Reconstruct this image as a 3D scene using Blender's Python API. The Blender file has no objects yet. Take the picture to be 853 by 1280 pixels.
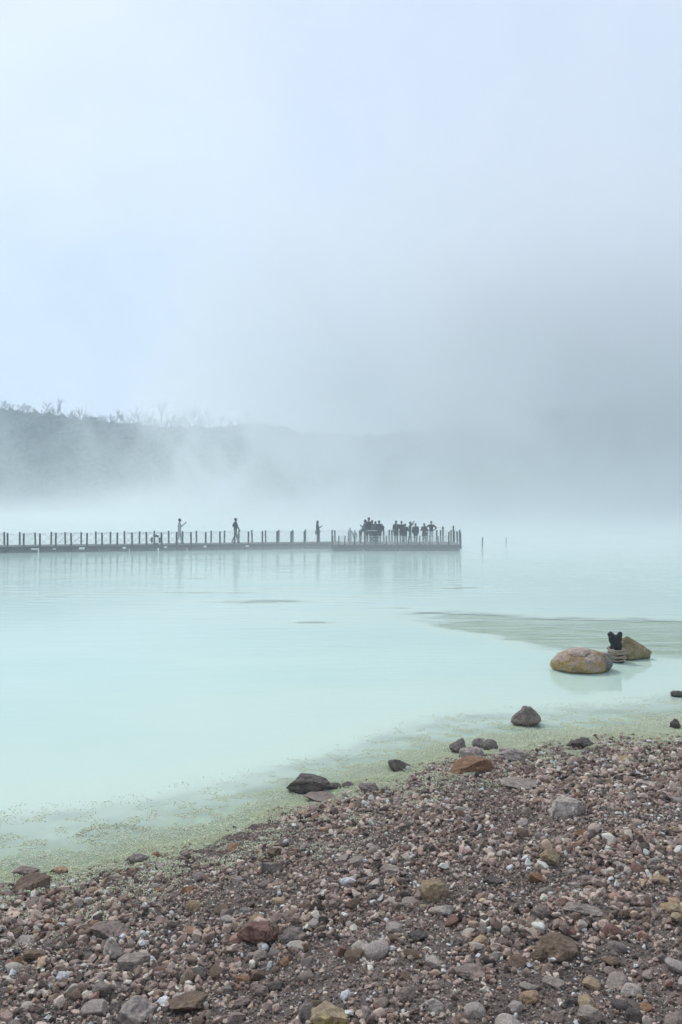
import bpy, bmesh, math, random
import numpy as np
from mathutils import Vector, Matrix, noise as mnoise

R = math.radians
S = bpy.context.scene
COL = S.collection

# ------------------------------------------------------------------ camera
FPX = 1005.0          # focal length in pixels of the 853 x 1280 photograph
HOR = 628.0           # pixel row of the horizon
CZ = 3.3              # camera height above the lake
cam_d = bpy.data.cameras.new('camera')
cam = bpy.data.objects.new('camera', cam_d)
COL.objects.link(cam)
cam_d.sensor_fit = 'VERTICAL'
cam_d.sensor_height = 36.0
cam_d.lens = 36.0 * FPX / 1280.0
PITCH = -math.atan((640.0 - HOR) / FPX)
cam.location = (0, 0, CZ)
cam.rotation_euler = (R(90) + PITCH, 0, 0)
cam_d.clip_start = 0.1
cam_d.clip_end = 3000.0
S.camera = cam
CP, SP = math.cos(PITCH), math.sin(PITCH)


def ray(px, py):
    """direction of a pixel of the photograph with its y component 1"""
    u, v = (px - 426.5) / FPX, (640.0 - py) / FPX
    d = Vector((u, CP - v * SP, SP + v * CP))
    return d / d.y


def at(px, py, Y):
    return Vector((0, 0, CZ)) + ray(px, py) * Y


def at_z(px, py, z=0.0):
    r = ray(px, py)
    return Vector((0, 0, CZ)) + r * ((z - CZ) / r.z)


# ------------------------------------------------------------------ world, sun, exposure
SUN_EL, SUN_AZ = R(50), R(-35)      # azimuth from +Y (view direction), negative = to the left
world = bpy.data.worlds.new("World")
S.world = world
world.use_nodes = True
wt = world.node_tree
for n in list(wt.nodes):
    wt.nodes.remove(n)
w_out = wt.nodes.new('ShaderNodeOutputWorld')
w_bg = wt.nodes.new('ShaderNodeBackground')
w_sky = wt.nodes.new('ShaderNodeTexSky')
w_sky.sky_type = 'NISHITA'
w_sky.sun_disc = False
w_sky.sun_elevation = SUN_EL
w_sky.sun_rotation = SUN_AZ
w_sky.altitude = 2200
w_co = wt.nodes.new('ShaderNodeTexCoord')
w_no = wt.nodes.new('ShaderNodeTexNoise')
w_no.inputs['Scale'].default_value = 2.2
w_no.inputs['Detail'].default_value = 4
w_no.inputs['Roughness'].default_value = 0.5
w_no.inputs['Distortion'].default_value = 0.6
w_cr = wt.nodes.new('ShaderNodeValToRGB')
w_cr.color_ramp.elements[0].position = 0.30
w_cr.color_ramp.elements[0].color = (0.62, 0.71, 0.86, 1)
w_cr.color_ramp.elements[1].position = 0.72
w_cr.color_ramp.elements[1].color = (0.88, 0.94, 1.08, 1)
w_dot = wt.nodes.new('ShaderNodeVectorMath'); w_dot.operation = 'DOT_PRODUCT'
w_dot.inputs[1].default_value = (math.sin(R(-20)) * math.cos(R(12)), math.cos(R(-20)) * math.cos(R(12)), math.sin(R(12)))
w_glow = wt.nodes.new('ShaderNodeMapRange')      # thinner cloud where the sun stands behind it
w_glow.inputs[1].default_value = 0.3; w_glow.inputs[2].default_value = 1.0
w_glow.inputs[3].default_value = 6.8; w_glow.inputs[4].default_value = 8.7
w_mul = wt.nodes.new('ShaderNodeVectorMath'); w_mul.operation = 'SCALE'
w_mix = wt.nodes.new('ShaderNodeMix'); w_mix.data_type = 'RGBA'
w_mix.inputs[0].default_value = 0.85
L = wt.links.new
L(w_co.outputs['Generated'], w_no.inputs['Vector'])
L(w_no.outputs['Fac'], w_cr.inputs[0])
L(w_co.outputs['Generated'], w_dot.inputs[0])
L(w_dot.outputs['Value'], w_glow.inputs[0])
L(w_cr.outputs[0], w_mul.inputs[0])
L(w_glow.outputs[0], w_mul.inputs['Scale'])
L(w_sky.outputs[0], w_mix.inputs[6])
L(w_mul.outputs[0], w_mix.inputs[7])
L(w_mix.outputs[2], w_bg.inputs['Color'])
w_bg.inputs['Strength'].default_value = 0.084
L(w_bg.outputs[0], w_out.inputs['Surface'])

sun_d = bpy.data.lights.new('sun', 'SUN')
sun_d.energy = 1.5
sun_d.angle = R(11)
sun_d.color = (1.0, 0.97, 0.92)
sun = bpy.data.objects.new('sun', sun_d)
COL.objects.link(sun)
sd = Vector((math.sin(SUN_AZ) * math.cos(SUN_EL), math.cos(SUN_AZ) * math.cos(SUN_EL), math.sin(SUN_EL)))
sun.rotation_euler = sd.to_track_quat('Z', 'Y').to_euler()

S.view_settings.view_transform = 'Standard'
S.view_settings.look = 'None'
S.view_settings.gamma = 1.0
S.view_settings.exposure = 0.62
S.view_settings.use_curve_mapping = False
S.render.engine = 'CYCLES'
cy = S.cycles
cy.use_denoising = True
cy.use_adaptive_sampling = True
cy.adaptive_threshold = 0.02
cy.max_bounces = 5
cy.diffuse_bounces = 2
cy.glossy_bounces = 2
cy.transparent_max_bounces = 12
cy.volume_bounces = 4
cy.volume_step_rate = 2.5
cy.volume_max_steps = 128
cy.caustics_reflective = False
cy.caustics_refractive = False

rnd = random.Random(7)
rng = np.random.default_rng(7)

# ------------------------------------------------------------------ small helpers


def lin(r, g, b):
    f = lambda c: (c / 255 / 12.92) if c / 255 <= 0.04045 else ((c / 255 + 0.055) / 1.055) ** 2.4
    return (f(r), f(g), f(b))


class NT:
    """a node tree written as expressions"""
    def __init__(s, name):
        s.m = bpy.data.materials.new(name)
        s.m.use_nodes = True
        s.t = s.m.node_tree
        for n in list(s.t.nodes):
            s.t.nodes.remove(n)
        s.out = s.t.nodes.new('ShaderNodeOutputMaterial')

    def n(s, kind, ins=None, **props):
        nd = s.t.nodes.new(kind)
        for k, v in props.items():
            setattr(nd, k, v)
        for k, v in (ins or {}).items():
            if isinstance(v, bpy.types.NodeSocket):
                s.t.links.new(v, nd.inputs[k])
            else:
                nd.inputs[k].default_value = v
        return nd

    def math(s, op, a, b=0.0, c=0.0, clamp=False):
        nd = s.n('ShaderNodeMath', {0: a, 1: b, 2: c}, operation=op)
        nd.use_clamp = clamp
        return nd.outputs[0]

    def maprange(s, v, a, b, c=0.0, d=1.0, smooth=True):
        return s.n('ShaderNodeMapRange', {0: v, 1: a, 2: b, 3: c, 4: d},
                   interpolation_type='SMOOTHSTEP' if smooth else 'LINEAR').outputs[0]

    def mixc(s, f, a, b):
        nd = s.n('ShaderNodeMix', data_type='RGBA')
        for i, v in ((0, f), (6, a), (7, b)):
            if isinstance(v, bpy.types.NodeSocket):
                s.t.links.new(v, nd.inputs[i])
            else:
                nd.inputs[i].default_value = v if i == 0 else (*v[:3], 1)
        return nd.outputs[2]

    def noise(s, vec, scale, detail=3, rough=0.5, dist=0.0):
        return s.n('ShaderNodeTexNoise', {'Vector': vec, 'Scale': scale, 'Detail': detail, 'Roughness': rough,
                                          'Distortion': dist}).outputs['Fac']

    def principled(s, color, rough=0.8, bump=None, bdist=0.01, bstr=0.5, **kw):
        ins = {'Base Color': color if isinstance(color, bpy.types.NodeSocket) else (*color[:3], 1), 'Roughness': rough}
        ins.update(kw)
        p = s.n('ShaderNodeBsdfPrincipled', ins)
        if bump is not None:
            b = s.n('ShaderNodeBump', {'Height': bump, 'Distance': bdist, 'Strength': bstr})
            s.t.links.new(b.outputs[0], p.inputs['Normal'])
        return p

    def surf(s, sh):
        s.t.links.new(sh.outputs[0] if hasattr(sh, 'outputs') else sh, s.out.inputs['Surface'])
        return s.m


def simple_mat(name, color, rough=0.8, var=0.25, scale=8.0, bstr=0.3, bdist=0.01):
    t = NT(name)
    co = t.n('ShaderNodeTexCoord').outputs['Object']
    nz = t.noise(co, scale, 4, 0.6)
    a = tuple(c * (1 - var) for c in color)
    b = tuple(min(1, c * (1 + var)) for c in color)
    c = t.mixc(t.maprange(nz, 0.3, 0.7), a, b)
    return t.surf(t.principled(c, rough, nz, bdist, bstr))


def tag(o, label=None, cat=None, group=None, kind=None):
    if label: o['label'] = label
    if cat: o['category'] = cat
    if group: o['group'] = group
    if kind: o['kind'] = kind
    return o


def link(name, me, mat=None, parent=None, loc=None):
    o = bpy.data.objects.new(name, me)
    COL.objects.link(o)
    if mat is not None and me is not None and not me.materials:
        me.materials.append(mat)
    if parent is not None:
        o.parent = parent
    if loc is not None:
        o.location = loc
    return o


def np_mesh(name, V, F, smooth=False, attr=None):
    """mesh from numpy arrays; all faces have the same number of corners"""
    me = bpy.data.meshes.new(name)
    V = np.ascontiguousarray(V, dtype=np.float32)
    F = np.ascontiguousarray(F, dtype=np.int32)
    k = F.shape[1]
    me.vertices.add(len(V)); me.vertices.foreach_set('co', V.ravel())
    me.loops.add(F.size); me.loops.foreach_set('vertex_index', F.ravel())
    me.polygons.add(len(F)); me.polygons.foreach_set('loop_start', np.arange(0, F.size, k, dtype=np.int32))
    me.polygons.foreach_set('use_smooth', np.full(len(F), smooth, dtype=bool))
    me.update(calc_edges=True)
    for nm, (typ, arr) in (attr or {}).items():
        a = me.attributes.new(nm, typ, 'POINT')
        a.data.foreach_set('color' if typ == 'FLOAT_COLOR' else 'value', np.ascontiguousarray(arr, dtype=np.float32).ravel())
    return me


def ico(sub):
    bm = bmesh.new()
    bmesh.ops.create_icosphere(bm, subdivisions=sub, radius=1.0)
    V = np.array([v.co[:] for v in bm.verts]); F = np.array([[v.index for v in f.verts] for f in bm.faces])
    bm.free()
    return V, F


ICO = {k: ico(k) for k in (1, 2, 3, 4, 5)}


class MB:
    """collects boxes, tubes and balls in one mesh"""
    def __init__(s):
        s.bm = bmesh.new()

    def box(s, c, size, rot=None, bev=0.0):
        g = bmesh.ops.create_cube(s.bm, size=1.0)
        vs = g['verts']
        M = Matrix.Translation(Vector(c)) @ (rot or Matrix()) @ Matrix.Diagonal((*size, 1))
        bmesh.ops.transform(s.bm, matrix=M, verts=vs)
        if bev:
            es = list({e for v in vs for e in v.link_edges})
            bmesh.ops.bevel(s.bm, geom=es, offset=bev, segments=1, affect='EDGES')
        return s

    def cone(s, a, ra, b, rb, seg=8, caps=True):
        a, b = Vector(a), Vector(b)
        d = b - a
        q = d.to_track_quat('Z', 'Y').to_matrix().to_4x4()
        g = bmesh.ops.create_cone(s.bm, cap_ends=caps, segments=seg, radius1=ra, radius2=rb, depth=d.length)
        bmesh.ops.transform(s.bm, matrix=Matrix.Translation((a + b) / 2) @ q, verts=g['verts'])
        return s

    def ball(s, c, r, sub=2, rot=None):
        g = bmesh.ops.create_icosphere(s.bm, subdivisions=sub, radius=1.0)
        rr = (r, r, r) if isinstance(r, (int, float)) else r
        M = Matrix.Translation(Vector(c)) @ (rot or Matrix()) @ Matrix.Diagonal((*rr, 1))
        bmesh.ops.transform(s.bm, matrix=M, verts=g['verts'])
        return s

    def cap(s, a, ra, b, rb):
        return s.cone(a, ra, b, rb, 10).ball(a, ra).ball(b, rb)

    def tube(s, pts, rs, seg=8):
        n = len(pts)
        pts = [Vector(p) for p in pts]
        rings = []
        up = Vector((0, 0, 1))
        for i, p in enumerate(pts):
            t = (pts[min(i + 1, n - 1)] - pts[max(i - 1, 0)]).normalized()
            x = t.cross(up)
            if x.length < 0.05:
                x = t.cross(Vector((0, 1, 0)))
            x.normalize(); y = t.cross(x).normalized()
            r = rs[i] if isinstance(rs, (list, tuple)) else rs
            rings.append([s.bm.verts.new(p + (x * math.cos(k * 2 * math.pi / seg) + y * math.sin(k * 2 * math.pi / seg)) * r) for k in range(seg)])
        for i in range(n - 1):
            for k in range(seg):
                s.bm.faces.new((rings[i][k], rings[i][(k + 1) % seg], rings[i + 1][(k + 1) % seg], rings[i + 1][k]))
        s.bm.faces.new(rings[0][::-1]); s.bm.faces.new(rings[-1])
        return s

    def ring(s, Rr, r, a0, a1, n, seg=10):
        rg = []
        for i in range(n + 1):
            a = a0 + (a1 - a0) * i / n
            rg.append([s.bm.verts.new(((Rr + r * math.cos(b)) * math.cos(a), r * math.sin(b), (Rr + r * math.cos(b)) * math.sin(a))) for b in (k * 2 * math.pi / seg for k in range(seg))])
        for i in range(n):
            for k in range(seg):
                s.bm.faces.new((rg[i][k], rg[i][(k + 1) % seg], rg[i + 1][(k + 1) % seg], rg[i + 1][k]))
        if a1 - a0 < 6: s.bm.faces.new(rg[0][::-1]); s.bm.faces.new(rg[-1])
        return s

    def mesh(s, name, smooth=False):
        me = bpy.data.meshes.new(name)
        bmesh.ops.recalc_face_normals(s.bm, faces=s.bm.faces[:])
        s.bm.to_mesh(me); s.bm.free()
        if smooth:
            for p in me.polygons: p.use_smooth = True
        return me

    def build(s, name, mat, parent=None, smooth=False, loc=None):
        return link(name, s.mesh(name, smooth), mat, parent, loc)


# numpy value noise -----------------------------------------------------------
_perm = rng.permutation(512).astype(np.int64)
_vals = rng.random(512)


def _h(ix, iy):
    return _vals[_perm[(ix + _perm[iy & 511]) & 511]]


def vnoise(x, y):
    x = np.asarray(x, dtype=float); y = np.asarray(y, dtype=float)
    ix = np.floor(x).astype(np.int64); iy = np.floor(y).astype(np.int64)
    fx, fy = x - ix, y - iy
    fx = fx * fx * (3 - 2 * fx); fy = fy * fy * (3 - 2 * fy)
    return (_h(ix, iy) * (1 - fx) + _h(ix + 1, iy) * fx) * (1 - fy) + (_h(ix, iy + 1) * (1 - fx) + _h(ix + 1, iy + 1) * fx) * fy


def fbm(x, y, o=4):
    s = 0; a = 1; t = 0
    for i in range(o):
        s = s + a * vnoise(x * 2 ** i + 13.7 * i, y * 2 ** i + 5.1 * i); t += a; a *= 0.5
    return s / t


# ------------------------------------------------------------------ ground height
_sh = [(0, 1093), (100, 1084), (170, 1068), (260, 1048), (330, 1020), (420, 988), (500, 963), (560, 944), (640, 931), (740, 924), (853, 912)]
_shp = [at_z(a, b) for a, b in _sh]
SHX = np.array([-400, -40, -14, -7] + [p.x for p in _shp] + [8, 20, 60, 400])
SHY = np.array([-60, -8, 1.5, 5.2] + [p.y for p in _shp] + [13.6, 19, 30, 60])


def smooth01(t):
    t = np.clip(t, 0, 1)
    return t * t * (3 - 2 * t)


# shallow humps on the lake bed: pixel, half widths in metres, height
HUMPS = []
for px, py, wx, wy, hh in ((330, 752, 1.5, .40, 1.0), (250, 741, 2.6, .22, .75), (395, 778, .6, .2, 1.0), (575, 735, .9, .3, .9), (350, 736, 2.4, .35, .55),
                           (120, 722, 3.0, .3, .6), (230, 723, 2.2, .3, .7), (490, 760, 1.0, .2, .7),
                           (440, 746, 1.4, .25, .5)):
    p = at_z(px, py)
    HUMPS.append((p.x, p.y, wx, wy, hh))
_bl = [at_z(a, b) for a, b in ((455, 769), (520, 778), (560, 788), (640, 805), (690, 814), (760, 822), (853, 828))]
_bu = [at_z(a, b) for a, b in ((455, 767), (560, 764), (700, 768), (853, 773))]
BLX, BLY = np.array([p.x for p in _bl] + [12, 40]), np.array([p.y for p in _bl] + [15.5, 18])
BUX, BUY = np.array([p.x for p in _bu] + [14, 40]), np.array([p.y for p in _bu] + [21.5, 22])


def ground_h(x, y):
    x = np.asarray(x, dtype=float); y = np.asarray(y, dtype=float)
    s = (np.interp(x, SHX, SHY) - y) * 0.89
    s = s + (fbm(x * 1.7, y * 1.7, 4) - 0.5) * 0.55
    land = 0.11 * np.minimum(s, 1.3) + 0.185 * np.clip(s - 1.3, 0, 26)
    land = land + (fbm(x * 2.3 + 9, y * 2.3, 3) - 0.5) * 0.09 * smooth01(s) + (fbm(x * 9 + 9, y * 9, 2) - 0.5) * 0.03
    sea = -0.055 * np.clip(-s, 0, 1.6) - 0.22 * np.clip(-s - 1.3, 0, 6)
    sea = sea + (fbm(x * 2.1 + 40, y * 3.4, 4) - 0.5) * 0.07 * smooth01(-s)
    # sand bar and humps
    inside = np.minimum(y - np.interp(x, BLX, BLY), np.interp(x, BUX, BUY) - y)
    edge = np.minimum(inside, (x - BLX[0]) * 0.35) + (fbm(x * .8, y * 1.5 + 7, 4) - 0.5) * 2.0
    bar = -0.30 + 0.255 * smooth01(edge / 1.7 + 0.48) + 0.022 + (fbm(x * 1.1 + 3, y * 4.5 + 2, 4) - 0.5) * 0.075
    bar = np.where(edge > -0.81, bar, -9)
    sea = np.maximum(sea, bar)
    for hx, hy, wx, wy, hh in HUMPS:
        g = 1.25 * np.exp(-(((x - hx) / (wx * 1.4)) ** 2 + ((y - hy) / (wy * 1.7)) ** 2) * 0.9)
        f = g * (0.55 + 0.9 * fbm(x * 1.3 + hx, y * 3 + hy, 3))
        sea = np.maximum(sea, -0.36 + 0.33 * np.clip(f * hh, 0, 1.0))
    return np.where(s > 0, land, sea), s


def gh(x, y):
    return float(ground_h(np.array([x]), np.array([y]))[0][0])


def on_ground(px, py, water=False):
    """where the ray of a pixel meets the beach (or the lake surface)"""
    r = ray(px, py)
    lo, hi = 2.5, 60.0
    for _ in range(3):
        Y = np.linspace(lo, hi, 400)
        g = ground_h(r.x * Y, Y)[0]
        if water: g = np.maximum(g, 0.0)
        below = np.nonzero(CZ + r.z * Y <= g)[0]
        if len(below) == 0: return at_z(px, py)
        i = max(int(below[0]), 1)
        lo, hi = Y[i - 1], Y[i]
    return Vector((r.x * hi, hi, CZ + r.z * hi))


# ------------------------------------------------------------------ ground and lake
def axis(lo, a, b, hi, step):
    mid = np.arange(a, b, step)
    k = 1.16
    up = [b]; d = step
    while up[-1] < hi: d *= k; up.append(up[-1] + d)
    dn = [a]; d = step
    while dn[-1] > lo: d *= k; dn.append(dn[-1] - d)
    return np.array(dn[::-1][:-1] + list(mid) + up)


def sheet(xs, ys):
    X, Y = np.meshgrid(xs, ys)
    nx, ny = len(xs), len(ys)
    i = np.arange(nx * ny).reshape(ny, nx)
    F = np.stack([i[:-1, :-1], i[:-1, 1:], i[1:, 1:], i[1:, :-1]], -1).reshape(-1, 4)
    return X.ravel(), Y.ravel(), F


gx, gy, gF = sheet(axis(-900, -6, 10, 900, 0.055), axis(-500, 2.5, 23, 1200, 0.055))
gz, gs = ground_h(gx, gy)


def coat(t, co):
    """grain colours of the beach soil"""
    n1 = t.noise(co, 3.0, 5, 0.6); n2 = t.noise(co, 60, 3, 0.7)
    c = t.mixc(t.maprange(n1, .35, .65), (.075, .056, .047), (.155, .115, .094))
    return t.mixc(t.math('MULTIPLY', t.maprange(n2, .4, .75), .6), c, (.20, .17, .155)), n2


t = NT('beach_soil')
geo = t.n('ShaderNodeNewGeometry').outputs['Position']
sat = t.n('ShaderNodeAttribute', attribute_name='shore').outputs['Fac']
c0, nz = coat(t, geo)
sulf = t.mixc(t.noise(geo, 14, 4, .6), (.54, .62, .37), (.71, .78, .51))
bed = t.mixc(t.maprange(t.noise(t.n('ShaderNodeMapping', {'Vector': geo, 'Scale': (1, 3.2, 1)}).outputs[0], 1.8, 5, .62), .36, .66), (.50, .57, .38), (.70, .75, .54))
edge_n = t.math('ADD', sat, t.math('MULTIPLY', t.math('SUBTRACT', t.noise(geo, 2.2, 4, .6), .5), 1.3))
c1 = t.mixc(t.maprange(edge_n, .15, .55), sulf, c0)
c2 = t.mixc(t.maprange(edge_n, -1.2, -.5), bed, c1)
M_SOIL = t.surf(t.principled(c2, .9, t.math('ADD', nz, t.noise(geo, 25, 3, .6)), .02, .7))
g_me = np_mesh('ground', np.stack([gx, gy, gz], -1), gF, True, {'shore': ('FLOAT', gs)})
tag(link('ground', g_me, M_SOIL), kind='structure')

wx_, wy_, wF = sheet(axis(-900, -6, 12, 900, 0.07), axis(-60, 5, 30, 1200, 0.07))
wd, ws = ground_h(wx_, wy_)
t = NT('milky_water')
geo = t.n('ShaderNodeNewGeometry').outputs['Position']
dep = t.n('ShaderNodeAttribute', attribute_name='depth').outputs['Fac']
alpha = t.math('SUBTRACT', 1.0, t.math('EXPONENT', t.math('MULTIPLY', dep, -21.0)))
cloud = t.noise(t.n('ShaderNodeMapping', {'Vector': geo, 'Scale': (.35, .8, 1)}).outputs[0], .35, 4, .55)
deepc = t.mixc(t.maprange(cloud, .3, .7), (.27, .63, .67), (.47, .76, .735))
wc = t.mixc(t.maprange(dep, .12, .9), (.60, .75, .63), deepc)
sep = t.n('ShaderNodeSeparateXYZ', {0: geo})
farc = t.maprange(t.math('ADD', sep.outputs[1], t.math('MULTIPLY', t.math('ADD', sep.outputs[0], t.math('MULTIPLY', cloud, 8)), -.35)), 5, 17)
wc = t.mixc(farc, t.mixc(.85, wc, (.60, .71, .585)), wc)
rip = t.n('ShaderNodeMapping', {'Vector': geo, 'Scale': (.32, 1.6, 1)}).outputs[0]
r1 = t.noise(rip, 1.7, 3, .55, .4)
r2 = t.noise(rip, 7.0, 2, .5)
calm = t.maprange(t.noise(geo, .09, 2, .5), .45, .62)
hgt = t.math('ADD', t.math('MULTIPLY', r1, t.math('ADD', .35, calm)), t.math('MULTIPLY', r2, .16))
bmp = t.n('ShaderNodeBump', {'Height': hgt, 'Distance': .05, 'Strength': t.maprange(sep.outputs[1], 10, 45, .14, .55)})
pw = t.n('ShaderNodeBsdfPrincipled', {'Base Color': wc, 'Roughness': .04, 'IOR': 1.36})
t.t.links.new(bmp.outputs[0], pw.inputs['Normal'])
tr = t.n('ShaderNodeBsdfTransparent', {'Color': (.86, .96, .86, 1)})
gl = t.n('ShaderNodeBsdfGlossy', {'Roughness': .07})
t.t.links.new(bmp.outputs[0], gl.inputs['Normal'])
fr = t.n('ShaderNodeFresnel', {'IOR': 1.33})
t.t.links.new(bmp.outputs[0], fr.inputs['Normal'])
clearw = t.n('ShaderNodeMixShader', {0: fr.outputs[0], 1: tr.outputs[0], 2: gl.outputs[0]})
M_WATER = t.surf(t.n('ShaderNodeMixShader', {0: alpha, 1: clearw.outputs[0], 2: pw.outputs[0]}))
w_me = np_mesh('lake_water', np.stack([wx_, wy_, np.zeros_like(wx_)], -1), wF, True, {'depth': ('FLOAT', np.clip(-wd, 0, 2))})
tag(link('lake_water', w_me, M_WATER), kind='structure')

# ------------------------------------------------------------------ hills round the lake
HP = [(-900, 515), (0, 521), (60, 526), (120, 531), (200, 537), (260, 536), (320, 532), (380, 543), (450, 549), (520, 543), (600, 530), (700, 514), (853, 490), (1000, 475), (1600, 460)]
HPX, HPY = np.array([p[0] for p in HP], float), np.array([p[1] for p in HP], float)
CREST = 300.0
SHORE = 232.0


def hill_h(ang, r):
    """height of the crater wall at azimuth ang (radians from +Y) and distance r"""
    px = 426.5 + FPX * np.tan(ang)
    top = (HOR - np.interp(px, HPX, HPY)) / FPX * CREST * np.cos(ang) * 0.985 + CZ
    top = top / np.cos(ang) ** 0.5
    n = fbm(ang * 18 + 5, r * .03, 4) - .5
    u = (r - SHORE - (fbm(ang * 9, ang * 0 + 2, 3) - .5) * 14) / (CREST - SHORE)
    f = np.where(u < 1, np.clip(u, -.15, 1) ** 1 * (1.35 - .35 * np.clip(u, 0, 1)), 1 - (u - 1) * .5)
    return np.minimum(f, 1.0) * (top + n * 5 * smooth01(u) * (top > 45)) + n * 7 * smooth01(u * 1.5) * smooth01((1 - u) * 3)


A = np.linspace(R(-62), R(62), 520); RR = np.concatenate([np.linspace(222, 300, 60), np.linspace(304, 420, 14)])
AA, RG = np.meshgrid(A, RR)
hz_ = hill_h(AA, RG)
ni = np.arange(AA.size).reshape(AA.shape)
hF = np.stack([ni[:-1, :-1], ni[:-1, 1:], ni[1:, 1:], ni[1:, :-1]], -1).reshape(-1, 4)
t = NT('hill_soil')
geo = t.n('ShaderNodeNewGeometry').outputs['Position']
M_HILL = t.surf(t.principled(t.mixc(t.maprange(t.noise(geo, .06, 5, .6), .35, .65), (.022, .034, .030), (.060, .064, .056)), .95, t.noise(geo, .4, 4, .6), 1.5, 1.0))
tag(link('hills', np_mesh('hills', np.stack([np.sin(AA).ravel() * RG.ravel(), np.cos(AA).ravel() * RG.ravel(), hz_.ravel()], -1), hF, True), M_HILL), kind='structure')

# brush that covers the crater wall: clumps of leaf-sized faces
V0, F0 = ICO[1]
NB = 9000
ba = rng.uniform(R(-34), R(34), NB); br = rng.uniform(236, 304, NB)
bz = hill_h(ba, br)
bs = rng.uniform(.6, 1.7, NB) * (1 + .5 * rng.random(NB) ** 4)
P0 = V0[None] * bs[:, None, None] * rng.uniform(.5, 1.35, (NB, 12, 1)) * np.array([1, 1, .85])
P0 = P0 + np.stack([np.sin(ba) * br, np.cos(ba) * br, bz + bs * .35], -1)[:, None, :]
Fb = (F0[None] + (np.arange(NB) * 12)[:, None, None]).reshape(-1, 3)
tone = np.repeat(rng.random(NB), 12)
t = NT('hill_brush')
at_ = t.n('ShaderNodeAttribute', attribute_name='tone').outputs['Fac']
M_BRUSH = t.surf(t.principled(t.mixc(at_, (.012, .024, .020), (.048, .062, .042)), .9))
tag(link('hillside_brush', np_mesh('hillside_brush', P0.reshape(-1, 3), Fb, False, {'tone': ('FLOAT', tone)}), M_BRUSH), kind='stuff')

# ------------------------------------------------------------------ bare trees on the ridge
M_BARK = simple_mat('bare_bark', (.045, .042, .040), .9)


def bare_tree(px, topy, kindlabel, group, lean=0.0, seed=0, spread=1.0):
    rr = random.Random(seed)
    ang = math.atan((px - 426.5) / FPX)
    base_r = CREST - 3 + rr.uniform(-3, 3)
    bx, by = math.sin(ang) * base_r, math.cos(ang) * base_r
    bz_ = float(hill_h(np.array([ang]), np.array([base_r]))[0]) - .3
    top = (HOR - topy) / FPX * by + CZ
    H = max(2.2, top - bz_)
    root = link('bare_tree', None, loc=(bx, by, bz_))
    tag(root, kindlabel, 'tree', group)
    tm, bm_ = MB(), MB()
    pts = [Vector((lean * H * (k / 5) ** 1.5 + rr.uniform(-.04, .04) * H * (k > 0), rr.uniform(-.03, .03) * H * (k > 0), H * .86 * k / 5)) for k in range(6)]
    rs = [.20 - .026 * k for k in range(6)]
    tm.tube(pts, rs, 6)
    tm.build('trunk', M_BARK, root)

    def branch(p, d, ln, r, depth):
        q = [p]
        dd = d.normalized()
        for k in range(3):
            dd = (dd + Vector((rr.uniform(-.3, .3), rr.uniform(-.3, .3), rr.uniform(-.05, .28)))).normalized()
            q.append(q[-1] + dd * ln / 3)
        bm_.tube(q, [r, r * .8, r * .6, r * .35], 4)
        if depth:
            for k in range(3):
                i = rr.choice((1, 2, 3))
                branch(q[i], dd + Vector((rr.uniform(-.9, .9), rr.uniform(-.9, .9), rr.uniform(-.1, .5))), ln * rr.uniform(.45, .65), r * .6, depth - 1)
    for k in range(9):
        i = rr.choice((2, 3, 3, 4, 4, 5, 5))
        a = rr.uniform(0, 6.28)
        branch(pts[i], Vector((math.cos(a) * spread, math.sin(a) * spread, rr.uniform(.5, 1.2))), H * rr.uniform(.24, .42), .10, 2)
    bm_.build('crown', M_BARK, root)
    return root


tg = 'bare trees along the ridge'
spec = [(73, 505, 'tallest bare tree on the misty ridge, forked and standing at its high left end', 0.04),
        (62, 507, 'thin leaning bare tree just left of the tallest ridge tree', -.1),
        (204, 512, 'tall bare tree with a bent top near the foggy right end of the ridge', -.08),
        (168, 515, 'upright bare tree standing alone midway between the two tall ridge trees', 0.0),
        (30, 508, 'spindly bare tree rising above the ridge near the photo edge', .03),
        (241, 512, 'faint bare tree almost lost in steam past the bent ridge tree', .02),
        (146, 518, 'short double-stemmed bare tree left of the lone upright ridge tree', .06)]
for i, (px, ty, lb, le) in enumerate(spec):
    bare_tree(px, ty, lb, tg, le, 100 + i)
for i, px in enumerate((3, 9, 16, 22, 38, 47, 52, 81, 88, 94, 101, 108, 117, 125, 133, 152, 159, 176, 183, 190, 197, 213, 222, 231, 252, 263, 275, 288, 297, 310, 6, 12, 26, 34, 43, 57, 67, 77, 91, 98, 112, 121, 129, 139, 163, 172, 187, 209, 218, 227, 237, 247)):
    crest = float(np.interp(px, HPX, HPY))
    bare_tree(px, crest - rnd.uniform(7, 17), 'short leafless tree among the low trees lining the misty ridge', 'low leafless trees along the ridge', rnd.uniform(-.1, .1), 300 + i)

# ------------------------------------------------------------------ haze and steam
BOXMIN, BOXMAX = (-700, -60, -5.0), (700, 440, 142)


def vol_box(name, lo, hi, mat):
    mb = MB()
    c = [(a + b) / 2 for a, b in zip(lo, hi)]; s = [b - a for a, b in zip(lo, hi)]
    mb.box((0, 0, 0), s)
    return tag(mb.build(name, mat, loc=c), kind='stuff')


t = NT('haze_air')
pv = t.n('ShaderNodeVolumePrincipled', {'Color': (.74, .88, 1.0, 1), 'Density': .0014, 'Anisotropy': .25})
t.t.links.new(pv.outputs[0], t.out.inputs['Volume'])
# the ground sheet goes lower than the box nowhere: the lake bed stays above -3 m
vol_box('haze', BOXMIN, BOXMAX, t.m)

t = NT('steam_vapour')
geo = t.n('ShaderNodeNewGeometry').outputs['Position']
sp = t.n('ShaderNodeSeparateXYZ', {0: geo})
X_, Y_, Z_ = sp.outputs
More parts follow.
